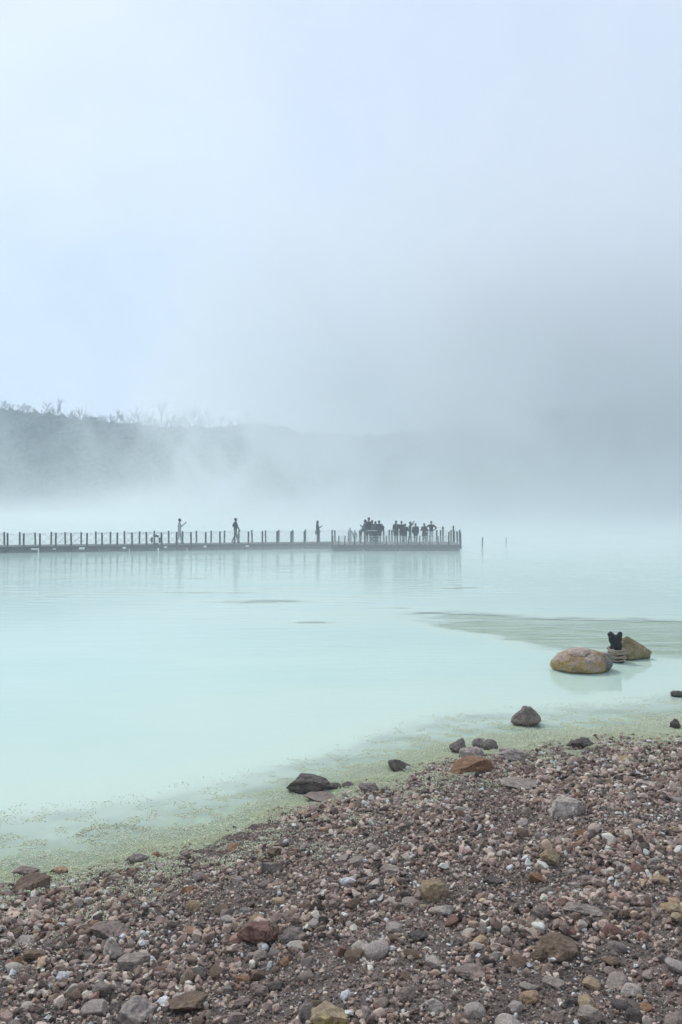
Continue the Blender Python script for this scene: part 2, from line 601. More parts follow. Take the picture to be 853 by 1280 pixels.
# azimuth coordinate: x / y
U_ = t.math('DIVIDE', X_, Y_)
nA = t.noise(t.n('ShaderNodeMapping', {'Vector': geo, 'Scale': (1, .6, 1.9)}).outputs[0], .035, 2, .5, .3)
low = t.math('MULTIPLY', t.math('EXPONENT', t.math('MULTIPLY', Z_, t.maprange(X_, -60, -15, -.36, -.22))), t.maprange(nA, .30, .75, .35, 1.5))
low = t.math('MULTIPLY', t.math('MULTIPLY', low, t.maprange(X_, -60, 0, .6, 1.1)), t.maprange(Y_, 46, 95, .12, 1.0))
low = t.math('ADD', t.math('MULTIPLY', low, .042), t.math('MULTIPLY', t.math('EXPONENT', t.math('MULTIPLY', Z_, -1.6)), t.math('MULTIPLY', t.maprange(Y_, 36, 60), t.maprange(X_, -30, 0, .02, .075))))
wv = t.n('ShaderNodeMapping', {'Vector': geo, 'Rotation': (0, R(28), R(12)), 'Scale': (1.0, .8, .85)}).outputs[0]
nB = t.noise(wv, .043, 4, .58, 1.6)
wis = t.math('MULTIPLY', t.maprange(nB, .485, .67), t.math('EXPONENT', t.math('MULTIPLY', Z_, -.030)))
wis = t.math('MULTIPLY', wis, t.maprange(X_, -62, -20, .16, 1.0))
wis = t.math('MULTIPLY', wis, t.maprange(X_, 15, 55, 1.0, .4))
wis = t.math('MULTIPLY', wis, t.maprange(Y_, 90, 125, 0, .078))
nC = t.noise(t.n('ShaderNodeMapping', {'Vector': geo, 'Scale': (.8, 1, 1.5)}).outputs[0], .026, 3, .55, .6)
zz = t.math('ADD', Z_, t.math('MULTIPLY', t.math('SUBTRACT', nC, .5), 50))
band = t.math('MULTIPLY', t.maprange(zz, 0, 28), t.maprange(zz, 40, 84, 1.0, .06))
xx = t.math('ADD', X_, t.math('MULTIPLY', t.math('SUBTRACT', nC, .5), 70))
torn = t.maprange(t.noise(geo, .055, 3, .6, 1.2), .36, .66, .35, 1.6)
upper = t.math('MULTIPLY', t.math('MULTIPLY', t.math('MULTIPLY', t.math('MULTIPLY', band, torn), t.maprange(X_, 0, 45, 1.0, 1.8)), t.maprange(xx, -50, 4, 0, .031)), t.maprange(Y_, 115, 160))
dens = t.math('ADD', t.math('ADD', low, wis), upper)
pv = t.n('ShaderNodeVolumePrincipled', {'Color': (.985, .99, 1.0, 1), 'Density': dens, 'Anisotropy': .2})
t.t.links.new(pv.outputs[0], t.out.inputs['Volume'])
vol_box('steam', (-110, 36, .02), (150, 215, 138), t.m)

#MORE
# ------------------------------------------------------------------ rocks
def rock_material(name, scale, bdist, bstr=.8, wet=True, sparkle=.0):
    t = NT(name)
    co = t.n('ShaderNodeTexCoord').outputs['Object']
    geo = t.n('ShaderNodeNewGeometry').outputs['Position']
    a = t.n('ShaderNodeAttribute', attribute_name='tint').outputs['Color']
    b = t.n('ShaderNodeAttribute', attribute_name='tint2').outputs['Color']
    n1 = t.noise(co, scale * .35, 5, .62, .4)
    n2 = t.noise(co, scale * 2.5, 4, .7)
    c = t.mixc(t.maprange(n1, .42, .62), a, b)
    k = t.maprange(n2, .25, .75, .62, 1.32)
    c = t.n('ShaderNodeVectorMath', {0: c, 'Scale': k}, operation='SCALE').outputs[0]
    crk = t.n('ShaderNodeTexVoronoi', {'Vector': t.n('ShaderNodeVectorMath', {0: co, 1: t.n('ShaderNodeTexNoise', {'Vector': co, 'Scale': scale * .5}).outputs['Color']}, operation='ADD').outputs[0], 'Scale': scale * .32}, feature='DISTANCE_TO_EDGE').outputs['Distance']
    crk = t.math('MULTIPLY', t.maprange(crk, 0.0, .030, 1.0, 0.0), t.maprange(n1, .46, .60))
    c = t.n('ShaderNodeVectorMath', {0: c, 'Scale': t.math('SUBTRACT', 1.0, t.math('MULTIPLY', crk, .45))}, operation='SCALE').outputs[0]
    pits = t.n('ShaderNodeTexVoronoi', {'Vector': co, 'Scale': scale * 4}).outputs['Distance']
    h = t.math('SUBTRACT', t.math('ADD', t.math('MULTIPLY', n2, .7), t.math('ADD', n1, t.math('MULTIPLY', pits, .35))), t.math('MULTIPLY', crk, .5))
    rough = .88
    if wet:
        z = t.n('ShaderNodeSeparateXYZ', {0: geo}).outputs[2]
        wv = t.math('ADD', z, t.math('MULTIPLY', n1, -.05))
        w = t.maprange(wv, -.01, .035, 1.0, 0.0)
        c = t.n('ShaderNodeVectorMath', {0: c, 'Scale': t.math('SUBTRACT', 1.0, t.math('MULTIPLY', w, .45))}, operation='SCALE').outputs[0]
        rough = t.math('SUBTRACT', .88, t.math('MULTIPLY', w, .55))
    return t.surf(t.principled(c, rough, h, bdist, bstr))


M_ROCK = rock_material('weathered_rock', 9.0, .035)
M_PEBBLE = rock_material('pebble_rock', 40.0, .008, .8)


def facet(V, rg, k=9, lo=.55, hi=.92, soft=.9):
    """cut a ball by K soft planes: a weathered, faceted stone"""
    P = V.copy()
    n = rg.normal(size=(k, 3)); n /= np.linalg.norm(n, axis=1)[:, None]
    d = rg.uniform(lo, hi, k)
    for i in range(k):
        s = P @ n[i] - d[i]
        P = P - np.clip(s, 0, None)[:, None] * n[i] * soft
    return P


def _vn3(p):
    i = np.floor(p).astype(np.int64); f = p - i; f = f * f * (3 - 2 * f)
    r = 0
    for a in (0, 1):
        for b in (0, 1):
            for c in (0, 1):
                h = _vals[_perm[(i[:, 0] + a + _perm[(i[:, 1] + b + _perm[(i[:, 2] + c) & 511]) & 511]) & 511]]
                r = r + h * (f[:, 0] if a else 1 - f[:, 0]) * (f[:, 1] if b else 1 - f[:, 1]) * (f[:, 2] if c else 1 - f[:, 2])
    return r


def noise3(P, sc, off):
    p = np.asarray(P) * sc + np.array(off[:])
    r = 0; a = 1.0
    for k in range(4):
        r = r + (_vn3(p * 2 ** k + 7.3 * k) - .5) * a; a *= .5
    return r * 1.3


def rock_mesh(name, sx, sy, sz, seed, c1, c2, sub=5, k=9, rough=.10, soft=.95, lo=.5, hi=.92, rz=0.0, tilt=0.0, peak=None):
    rg = np.random.default_rng(seed)
    V, F = ICO[sub]
    P = facet(V, rg, k, lo, hi, soft)
    off = Vector(rg.uniform(-50, 50, 3))
    nz = noise3(P, 1.4, off) * rough * 2.4 + noise3(P, 5.5, off) * rough * .7
    P = P * (1 + nz)[:, None]
    mn, mx = P.min(0), P.max(0)
    P = (P - (mn + mx) / 2) / ((mx - mn) / 2)
    if peak is not None:
        u = np.clip(P[:, 2], 0, 1)
        P[:, 0] = P[:, 0] * (1 - .62 * u) + peak * u; P[:, 1] *= 1 - .5 * u
    P = P * np.array([sx, sy, sz])
    ct, st = math.cos(tilt), math.sin(tilt)
    P = P @ np.array([[ct, 0, -st], [0, 1, 0], [st, 0, ct]])
    n = len(P)
    one = np.ones((n, 1))
    me = np_mesh(name, P, F, True, {'tint': ('FLOAT_COLOR', np.hstack([one * np.array(c1), one])), 'tint2': ('FLOAT_COLOR', np.hstack([one * np.array(c2), one]))})
    return me


TINT = {'dark': ((.080, .072, .069), (.14, .127, .118)), 'grey': ((.17, .15, .145), (.27, .24, .235)), 'bluegrey': ((.30, .27, .262), (.42, .385, .37)),
        'pale': ((.36, .33, .31), (.50, .47, .45)), 'brown': ((.13, .095, .070), (.21, .16, .12)), 'tan': ((.32, .25, .16), (.42, .36, .27)),
        'rust': ((.20, .115, .070), (.30, .19, .115)), 'red': ((.15, .085, .070), (.22, .14, .12)), 'mauve': ((.20, .165, .152), (.29, .245, .228)),
        'olive': ((.21, .18, .10), (.30, .27, .17)), 'yellow': ((.27, .22, .16), (.42, .37, .13)), 'orange': ((.33, .23, .155), (.42, .32, .24)),
        'slab': ((.25, .22, .205), (.34, .305, .285))}
TINT['ochre'] = ((.25, .20, .13), (.33, .27, .19))
TINT = {k: tuple(tuple(c * f for c, f in zip(q, (1.08, 1.0, .91))) for q in v) for k, v in TINT.items()}
LM = []      # landmark rocks: px, py, world centre, radius, phrase


def rock(px, pyb, wpx, hpx, col, label, short, cat='rock', water=False, seed=None, name='rock', sub=5, minh=.3, dep=.8, **kw):
    g = on_ground(px, pyb, water)
    d = g.y
    w = wpx / FPX * d
    D = dep * w
    e = math.atan((pyb - HOR) / FPX)
    h = max((hpx / FPX * d - D * .75 * math.sin(e)) / math.cos(e), minh * w)
    cx, cyy = g.x * (1 + D * .45 / d), g.y + D * .45
    zg = g.z if water else gh(cx, cyy)
    if water: zg = 0.0
    zg = min(zg, g.z + .05) if not water else 0.0
    c = h * .68
    seed = seed if seed is not None else int(px * 7 + pyb)
    me = rock_mesh(name, w / 2, D / 2, c, seed, *TINT[col], sub=sub, **kw)
    o = link(name, me, M_ROCK, loc=(cx, cyy, zg + h - c))
    rq = random.Random(seed)
    if cat != 'boulder': o.rotation_euler = (rq.uniform(-.15, .15), rq.uniform(-.16, .16), rq.uniform(-.35, .35))
    tag(o, label, cat)
    LM.append((px, pyb - hpx / 2, Vector((cx, cyy, zg)), max(w, D) / 2, short))
    return o


# the two boulders in the milky water, the charred stake between them
b1 = rock(727, 843, 79, 36, 'rust', 'big rounded ochre boulder with a cracked crust, half sunk in the milky water', 'ochre boulder', 'boulder', True, seed=21, name='boulder',
          k=4, lo=.86, hi=.98, rough=.05, dep=.8, minh=.36)
# the boulder carries three rock colours of its own: ochre, pinkish tan, and a grey right flank
me = b1.data
co = np.zeros(len(me.vertices) * 3); me.vertices.foreach_get('co', co); co = co.reshape(-1, 3)
hw = co[:, 0].max()
nn = fbm(co[:, 0] * 7 + 3, co[:, 2] * 9 + co[:, 1] * 4, 4)
ga = smooth01((co[:, 0] / hw - .52 + (nn - .5) * .7) / .18)[:, None]
pa = smooth01((nn - .50) / .12 + (co[:, 2] > co[:, 2].max() * .35) * .6)[:, None]
c1 = (np.array([.42, .27, .11]) * (1 - pa) + np.array([.42, .31, .24]) * pa) * (1 - ga) + np.array([.10, .095, .10]) * ga
c2 = (np.array([.33, .22, .13]) * (1 - pa) + np.array([.46, .36, .27]) * pa) * (1 - ga) + np.array([.20, .18, .185]) * ga
for nm, cc in (('tint', c1), ('tint2', c2)):
    me.attributes[nm].data.foreach_set('color', np.hstack([cc, np.ones((len(cc), 1))]).astype(np.float32).ravel())
# the crust on its top, as a part
rg = np.random.default_rng(5)
V, F = ICO[4]
P = V * (1 + (noise3(V, 2.6, Vector((3, 1, 2))) * .30)[:, None]) * np.array([.21, .15, .045])
P[:, 2] += (noise3(P * 14, 1.0, Vector((8, 1, 2)))) * .014
# wrap it over the top of the boulder
top = co[co[:, 2] > 0]
cxy = np.array([-.12, -.20])
out = []
for p in P:
    q = p[:2] + cxy
    dd = np.abs(top[:, :2] - q).sum(1)
    zt = top[np.argsort(dd)[:6], 2].mean()
    out.append((q[0], q[1], zt + p[2] * .8 + .004))
one = np.ones((len(out), 1))
cr = link('crust', np_mesh('crust', np.array(out), F, True, {'tint': ('FLOAT_COLOR', np.hstack([one * np.array([.50, .39, .31]), one])), 'tint2': ('FLOAT_COLOR', np.hstack([one * np.array([.34, .24, .18]), one]))}), M_ROCK, b1)

rock(791, 826, 46, 31, 'olive', 'dull olive boulder with a pointed top standing behind the charred stake', 'olive boulder', 'boulder', True, seed=33, name='boulder', k=9, lo=.6, rough=.06, minh=.62, peak=-.35)

M_CHAR = simple_mat('charred_wood', (.018, .017, .018), .75, .4, 30, .9, .01)
M_ROPE = simple_mat('weathered_rope', (.36, .28, .22), .9, .25, 60, .8, .003)
g = at_z(769, 829)
dS = g.y + .15
px2m = dS / FPX
stake = link('charred_stake', None, loc=(g.x * dS / g.y, dS, -.05))
tag(stake, 'charred black forked stump bound with pale rope beside the ochre boulder', 'stump')
H = .05 + (829 - 792) * px2m
mb = MB()
rb = 9 * px2m
mb.tube([(.045, 0, -.1), (.04, 0, .15), (.03, 0, H * .55), (.015, 0, H * .70)], [rb * 1.0, rb * .95, rb * .80, rb * .72], 16)
mb.tube([(.0, 0, H * .62), (-.035, 0, H * .78), (-.085, 0, H * .90), (-.125, .01, H * .985)], [rb * .62, rb * .60, rb * .50, rb * .30], 14)
mb.tube([(.02, 0, H * .62), (.055, 0, H * .78), (.095, 0, H * .91), (.125, 0, H * 1.01)], [rb * .60, rb * .58, rb * .42, rb * .24], 14)
mb.ball((.0, 0, H * .76), (rb * .85, rb * .65, rb * .75), 3)
ob = link('wood', mb.mesh('wood', True), M_CHAR, stake)
rm = ob.modifiers.new('m', 'REMESH'); rm.mode = 'VOXEL'; rm.voxel_size = .012; rm.use_smooth_shade = True
dg = bpy.context.evaluated_depsgraph_get()
me2 = bpy.data.meshes.new_from_object(ob.evaluated_get(dg))
cc = np.zeros(len(me2.vertices) * 3); me2.vertices.foreach_get('co', cc); cc = cc.reshape(-1, 3)
dsp = noise3(cc, 14, Vector((1, 2, 3))) * .020
nr = np.zeros_like(cc).ravel(); me2.vertices.foreach_get('normal', nr); cc = cc + nr.reshape(-1, 3) * dsp[:, None]
me2.vertices.foreach_set('co', cc.ravel()); me2.update()
ob.modifiers.clear(); ob.data = me2
if not me2.materials: me2.materials.append(M_CHAR)
mr = MB()
pts = []
turns = 8.5
for k in range(int(turns * 18) + 1):
    a = k / 18 * 2 * math.pi
    f = k / (turns * 18)
    wob = .012 * math.sin(a * 2.3 + 1) + .008 * math.sin(a * .7)
    rad = rb * (1.16 + .10 * math.sin(a * 1.7))
    pts.append((.030 + rad * math.cos(a), rad * math.sin(a) * 1.02, .085 + f * (H * .50 - .085) + wob))
mr.tube(pts, .0165, 8)
mr.tube([(-.09, -.10, H * .50), (.02, -.155, H * .40), (.12, -.12, H * .45), (.155, 0, H * .42)], .012, 8)
mr.build('rope', M_ROPE, stake, True)

Q = [
 (657, 909, 40, 29, 'grey', 'grey angular rock alone in the milky water, its dark broken end facing the beach', 'lone grey rock in the water', True, {'peak': .05, 'k': 12, 'minh': .5}),
 (499, 966, 36, 19, 'dark', 'dark pointed rock at the waterline, sloping down to the right', 'dark pointed waterline rock', True, {'peak': -.2}),
 (385, 992, 56, 27, 'dark', 'large dark charcoal rock at the waterline, the longest of the shore rocks', 'large charcoal shore rock', True, {'k': 12}),
 (573, 942, 22, 21, 'grey', 'pitted dark grey rock standing upright beside the smooth blue-grey one', 'pitted upright rock', True, {'rough': .16, 'minh': .75}),
 (599, 935, 18, 11, 'bluegrey', 'small rounded rock behind the smooth blue-grey one at the waterline', 'small rounded rock at the waterline', True, {'minh': .6}),
 (613, 938, 20, 14, 'grey', 'rounded mauve-grey rock at the right end of the waterline cluster', 'rounded rock ending the cluster', True, {'k': 6, 'lo': .7, 'minh': .6}),
 (591, 949, 36, 17, 'bluegrey', 'smooth low blue-grey rock lying behind the rust-brown block', 'smooth blue-grey rock', False, {'k': 6, 'lo': .7, 'minh': .42}),
 (589, 968, 57, 19, 'rust', 'long rust-brown block with a flat top at the edge of the sulphur strip', 'rust-brown block', False, {'lo': .45}),
 (642, 954, 50, 17, 'bluegrey', 'broad pale lavender rock, low and lumpy, beside the waterline cluster', 'lavender rock', False, {'rough': .12}),
 (725, 936, 38, 14, 'dark', 'jagged dark rock in the shallows above the pale boulder', 'jagged dark rock', False, {'rough': .16, 'k': 14}),
 (708, 1023, 48, 32, 'pale', 'pale grey-white boulder with ridged faces, the biggest stone on the upper beach', 'pale ridged boulder', False, {'k': 12, 'rough': .09}),
 (782, 955, 27, 14, 'tan', 'tan pointed stone beside the dark driftwood litter', 'tan pointed stone', False, {}),
 (652, 988, 52, 14, 'slab', 'flat tan-grey slab lying behind the pale ridged boulder', 'flat tan-grey slab', False, {'minh': .18}),
 (39, 1117, 52, 27, 'brown', 'angular brown block with a dark front face at the left waterline', 'angular brown block', False, {'lo': .42, 'k': 8}),
 (33, 1096, 34, 18, 'mauve', 'half drowned mauve rock behind the angular brown block', 'half drowned mauve rock', True, {'k': 12}),
 (75, 1094, 26, 13, 'orange', 'orange-brown stone in the sulphur shallows right of the brown block', 'orange-brown stone', False, {'lo': .45}),
 (172, 1080, 26, 15, 'grey', 'grey stone with a notched top sitting in the sulphur crumbs', 'notched grey stone', False, {'rough': .13}),
 (435, 985, 15, 11, 'grey', 'small round grey stone right of the large charcoal rock', 'small round grey stone', True, {'k': 6, 'lo': .7}),
 (461, 991, 26, 15, 'grey', 'rounded grey rock at the edge of the sulphur strip, near the small round one', 'rounded grey rock on the strip', False, {'k': 7, 'lo': .65}),
 (417, 987, 20, 8, 'dark', 'low dark stone touching the right foot of the large charcoal rock', 'low dark stone', False, {}),
 (318, 1038, 18, 15, 'grey', 'round grey stone standing in the sulphur shallows by itself', 'round grey stone in the shallows', True, {'k': 6, 'lo': .7}),
 (849, 872, 22, 8, 'dark', 'low dark rock breaking the water right of both boulders, near the photo edge', 'low dark rock by the edge', True, {}),
 (844, 911, 14, 13, 'dark', 'small knobbly dark rock in the shallows by the right edge of the photo', 'knobbly dark rock', True, {'rough': .2}),
 (400, 1005, 42, 15, 'mauve', 'low mauve rock on the crumbs just below the large charcoal rock', 'low mauve shore rock', False, {'minh': .2}),
 (137, 1175, 48, 23, 'mauve', 'flat mauve rock with a layered edge in the left beach', 'flat mauve rock', False, {'minh': .25}),
 (141, 1200, 28, 26, 'pale', 'pale pinkish triangular stone just above the grey wedge', 'pinkish triangular stone', False, {'k': 8, 'lo': .4}),
 (167, 1213, 42, 28, 'slab', 'grey wedge-shaped stone with a ridge, below the flat mauve rock', 'grey wedge stone', False, {'k': 7, 'lo': .4}),
 (45, 1203, 34, 19, 'brown', 'squarish brown rock below the blue-grey flat stone at the left', 'squarish brown rock', False, {'lo': .45}),
 (34, 1181, 30, 17, 'bluegrey', 'blue-grey flat stone above the squarish brown rock', 'blue-grey flat stone', False, {'minh': .22}),
 (170, 1284, 52, 42, 'bluegrey', 'big pale blue-grey rock at the very bottom of the beach', 'big blue-grey rock', False, {'k': 10}),
 (245, 1227, 30, 18, 'dark', 'black glassy-looking stone among the brown gravel', 'black stone', False, {}),
 (242, 1143, 20, 18, 'tan', 'cream-tan stone standing above the orange-tan one', 'cream-tan stone', False, {}),
 (240, 1171, 20, 14, 'orange', 'orange-tan stone below the cream-tan one', 'orange-tan stone', False, {}),
 (236, 1270, 54, 26, 'brown', 'broad brown rock right of the big blue-grey rock', 'broad brown rock', False, {'rough': .1}),
 (234, 1118, 18, 12, 'rust', 'rusty stone at the lower edge of the sulphur strip', 'rusty stone', False, {}),
 (324, 1182, 50, 32, 'red', 'dark reddish-brown rock with sloping faces in the middle of the beach', 'reddish-brown rock', False, {'k': 8, 'lo': .42}),
 (368, 1181, 32, 22, 'grey', 'purplish grey rounded rock right of the reddish-brown one', 'purplish grey rock', False, {'k': 7, 'lo': .6}),
 (543, 1131, 38, 33, 'ochre', 'olive-tan stained rock leaning among the gravel', 'olive-tan rock', False, {'k': 9}),
 (555, 1148, 28, 19, 'pale', 'pale grey stone touching the lower right of the olive-tan rock', 'pale grey stone', False, {}),
 (489, 1093, 28, 12, 'slab', 'grey slab with a straight top edge', 'straight-edged grey slab', False, {'minh': .2, 'lo': .45}),
 (413, 1288, 54, 32, 'yellow', 'brown rock with a bright yellow sulphur stain at the bottom of the photo', 'yellow-stained rock', False, {}),
 (522, 1178, 28, 17, 'dark', 'dark rounded stone with a cleft, below the pale grey stone', 'dark cleft stone', False, {}),
 (451, 1189, 24, 12, 'pale', 'white flat flake of stone lying by itself', 'white stone flake', False, {'minh': .2}),
 (340, 1093, 30, 20, 'grey', 'grey rock at the inner edge of the sulphur strip, below the dark wedge', 'grey strip-edge rock', False, {}),
 (344, 1073, 22, 14, 'brown', 'dark brown wedge rising from the sulphur crumbs', 'dark brown wedge', False, {}),
 (386, 1279, 26, 26, 'bluegrey', 'steep blue-grey stone beside the yellow-stained rock', 'steep blue-grey stone', False, {'dep': .6}),
 (543, 1268, 27, 21, 'pale', 'light grey blocky stone near the bottom, right of the yellow-stained rock', 'light grey blocky stone', False, {'lo': .45}),
 (508, 1253, 27, 20, 'mauve', 'rounded mauve stone above and left of the light grey blocky stone', 'rounded mauve stone', False, {'k': 6, 'lo': .65}),
 (325, 1246, 24, 17, 'mauve', 'humped mauve-brown stone left of the steep blue-grey stone', 'humped mauve-brown stone', False, {}),
 (700, 1202, 62, 30, 'brown', 'large flat brown rock, the widest on the lower right beach', 'large flat brown rock', False, {'rough': .1, 'k': 12}),
 (675, 1203, 22, 19, 'brown', 'small brown rock pressed against the left end of the large flat one', 'small brown rock', False, {}),
 (737, 1146, 68, 13, 'slab', 'long thin grey slab lying across the right beach', 'long thin grey slab', False, {'minh': .12, 'dep': .35, 'lo': .4}),
 (677, 1151, 30, 22, 'mauve', 'pale purple-grey block left of the long thin slab', 'purple-grey block', False, {'lo': .45}),
 (689, 1083, 28, 21, 'tan', 'yellowish tan stone below the pale ridged boulder', 'yellowish tan stone', False, {}),
 (826, 1107, 26, 16, 'tan', 'light tan stone above the tan slab at the right', 'light tan stone', False, {}),
 (842, 1143, 36, 20, 'tan', 'tan-brown slab cut off by the right edge of the photo', 'tan-brown slab', False, {'minh': .25}),
 (616, 1107, 26, 14, 'dark', 'dark brown lump of rock in the upper right beach', 'dark brown lump', False, {}),
 (791, 1279, 24, 20, 'dark', 'dark round stone near the lower right corner', 'dark round stone', False, {'k': 5, 'lo': .75}),
 (737, 1285, 32, 27, 'slab', 'angular light grey rock left of the dark round stone', 'angular light grey rock', False, {}),
 (662, 1257, 26, 19, 'orange', 'peach-brown stone left of the dark stone in the lower right', 'peach-brown stone', False, {}),
 (713, 1258, 18, 14, 'dark', 'small dark stone right of the peach-brown one', 'small dark stone', False, {}),
 (693, 1237, 32, 18, 'slab', 'grey flat-topped stone below the large flat brown rock', 'grey flat-topped stone', False, {'lo': .5}),
 (589, 1226, 44, 18, 'mauve', 'long low mauve-grey rock sunk into the gravel', 'long low mauve-grey rock', False, {'minh': .18}),
 (633, 1075, 24, 12, 'pale', 'low pale stone left of the yellowish tan stone', 'low pale stone', False, {'minh': .2}),
 (728, 1046, 20, 12, 'rust', 'rust-coloured stone under the pale ridged boulder', 'rust-coloured stone', False, {}),
 (808, 985, 24, 12, 'bluegrey', 'lavender stone right of the driftwood litter', 'lavender stone', False, {}),
]
for px, py, w, h, c, lab, sh, wat, kw in Q:
    rock(px, py, w, h, c, lab, sh, water=wat, name='rock' if w > 22 else 'stone', **kw)

# medium stones of the beach, each told apart by the landmark beside it
HUE = {'dark': 'dark', 'grey': 'grey', 'bluegrey': 'blue-grey', 'pale': 'pale', 'brown': 'brown', 'tan': 'tan', 'rust': 'rusty', 'red': 'reddish', 'mauve': 'mauve', 'slab': 'light grey', 'orange': 'peach'}
used = set()
placed = [(l[2].x, l[2].y, l[3]) for l in LM]
cnt = 0
tries = 0
while cnt < 190 and tries < 9000:
    tries += 1
    px, py = rnd.uniform(-15, 868), 945 + 345 * rnd.random() ** .75
    g = on_ground(px, py)
    s = float(ground_h(np.array([g.x]), np.array([g.y]))[1][0])
    if s < .28: continue
    r = rnd.uniform(.032, .062) * (1.25 if rnd.random() < .15 else 1)
    if any((g.x - a) ** 2 + (g.y - b) ** 2 < (c * .85 + r) ** 2 for a, b, c in placed): continue
    key = rnd.choice(['mauve'] * 4 + ['grey'] * 3 + ['brown'] * 4 + ['slab'] * 3 + ['pale'] * 3 + ['dark'] * 2 + ['bluegrey', 'bluegrey', 'tan', 'tan', 'rust', 'red', 'orange'])
    near = sorted(LM, key=lambda l: (l[0] - px) ** 2 + (l[1] - py) ** 2)[:7]
    lab = None
    for l in near:
        dx, dy = px - l[0], py - l[1]
        rel = ('right of' if dx > 0 else 'left of') if abs(dx) > abs(dy) else ('below' if dy > 0 else 'above')
        for sz in (('small ' if r < .042 else 'fist-sized ' if r < .055 else 'chunky '),):
            for far in ('just ', 'farther '):
                if (far == 'just ') != (math.hypot(dx, dy) < 55): continue
                q = f'{sz}{HUE[key]} stone {far}{rel} the {l[4]}'
                if q not in used and len(q.split()) <= 16:
                    lab = lab or q
    if lab is None: continue
    used.add(lab)
    placed.append((g.x, g.y, r))
    me = rock_mesh('stone', r, r * rnd.uniform(.65, 1.0), r * rnd.uniform(.42, .75), 5000 + cnt, *TINT[key], sub=4, k=rnd.choice((6, 9, 12)), rough=rnd.uniform(.03, .09), lo=rnd.choice((.45, .6)), tilt=rnd.uniform(-.3, .3))
    o = link('stone', me, M_PEBBLE, loc=(g.x, g.y, g.z + r * .22))
    o.rotation_euler = (rnd.uniform(-.2, .2), 0, rnd.uniform(0, 6.28))
    tag(o, lab, 'stone', 'medium stones strewn over the gravel beach')
    cnt += 1
    if r > .05: pass


# ------------------------------------------------------------------ gravel, grit and sulphur crumbs
def scatter(n, smin, smax, spread=1.14, ylo=3.1, yhi=13.5, side=.35):
    """points in the part of the beach the camera and its neighbours can see"""
    y = np.sqrt(rng.uniform(ylo ** 2, yhi ** 2, n * 3))
    x = rng.uniform(-1, 1, n * 3) * (.4244 * spread * y + side)
    z, s = ground_h(x, y)
    k = (s > smin) & (s < smax)
    return x[k], y[k], z[k], s[k]


def pebble_field(name, x, y, z, rad, cols, sub, bank, mat, smooth=True, flat=(.45, .85), sink=.25, tint2=1.25, seed=1):
    rg = np.random.default_rng(seed)
    V, F = ICO[sub]
    protos = np.stack([facet(V, rg, rg.integers(8, 15), .42, .85, 1.0) * (1 + noise3(V, 1.9, Vector((q * 3.1, 1, 2))) * .30)[:, None] for q in range(bank)])
    n = len(x)
    pi = rg.integers(0, bank, n)
    P = protos[pi]
    sc = np.stack([rad * rg.uniform(.8, 1.35, n), rad * rg.uniform(.65, 1.0, n), rad * rg.uniform(*flat, n)], -1)
    P = P * sc[:, None, :]
    th = rg.uniform(0, 2 * math.pi, n); ta = rg.normal(0, .7, n)
    ct, st = np.cos(ta)[:, None], np.sin(ta)[:, None]
    X, Z = P[..., 0] * ct - P[..., 2] * st, P[..., 0] * st + P[..., 2] * ct
    c, s_ = np.cos(th)[:, None], np.sin(th)[:, None]
    Y = P[..., 1]
    P = np.stack([X * c - Y * s_ + x[:, None], X * s_ + Y * c + y[:, None], Z + (z + rad * (sink + rg.uniform(-.25, .55, n)))[:, None]], -1)
    nv = V.shape[0]
    FF = (F[None] + (np.arange(n) * nv)[:, None, None]).reshape(-1, 3)
    ca = np.hstack([np.repeat(cols, nv, 0), np.ones((n * nv, 1))])
    cb = ca.copy(); cb[:, :3] = np.clip(cb[:, :3] * tint2, 0, .75)
    me = np_mesh(name, P.reshape(-1, 3), FF, smooth, {'tint': ('FLOAT_COLOR', ca), 'tint2': ('FLOAT_COLOR', cb)})
    return tag(link(name, me, mat), kind='stuff')


PAL = np.array([[.285, .235, .215], [.20, .158, .135], [.36, .305, .28], [.52, .465, .43], [.080, .068, .063], [.21, .145, .120], [.35, .29, .225], [.28, .26, .25], [.68, .63, .59], [.155, .130, .118]])
PW = np.array([.19, .15, .16, .11, .12, .04, .05, .05, .05, .08])


def clear_of(x, y, f=.8):
    k = np.ones(len(x), bool)
    for a, b, r in placed:
        if r > .03:
            k &= (x - a) ** 2 + (y - b) ** 2 > (r * f) ** 2
    return k


x, y, z, s = scatter(70000, .05, 30)
keep = (rng.random(len(x)) < np.clip((s - .05) / .5, .12, 1))
x, y, z, s = (q[keep][:62000] for q in (x, y, z, s))
k = clear_of(x, y); x, y, z, s = x[k], y[k], z[k], s[k]
rad = np.clip(np.exp(rng.normal(math.log(.0130), .46, len(x))), .006, .040) * np.interp(y, [3.5, 9], [1.0, 1.1])
big = fbm(x * 1.3, y * 1.3, 3)
rad *= np.clip(.70 + (big - .32) * 1.6, .68, 1.4)
cols = PAL[rng.choice(len(PAL), len(x), p=PW)] * np.exp(rng.normal(0, .30, (len(x), 1))) * np.array([1.25, 1.10, .98])
cols = np.clip(cols, 0, .72)
bg = rad > .019
pebble_field('gravel', x[~bg], y[~bg], z[~bg], rad[~bg], cols[~bg], 2, 60, M_PEBBLE, smooth=False, seed=11)
pebble_field('coarse_gravel', x[bg], y[bg], z[bg], rad[bg], cols[bg], 3, 60, M_PEBBLE, seed=15)

x, y, z, s = scatter(90000, .0, 30)
x, y, z, s = (q[:100000] for q in (x, y, z, s))
rad = rng.uniform(.004, .0095, len(x))
cols = PAL[rng.choice(len(PAL), len(x), p=PW)] * rng.uniform(.75, 1.2, (len(x), 1))
pebble_field('grit', x, y, z, rad, cols, 1, 20, M_PEBBLE, sink=.5, seed=12)

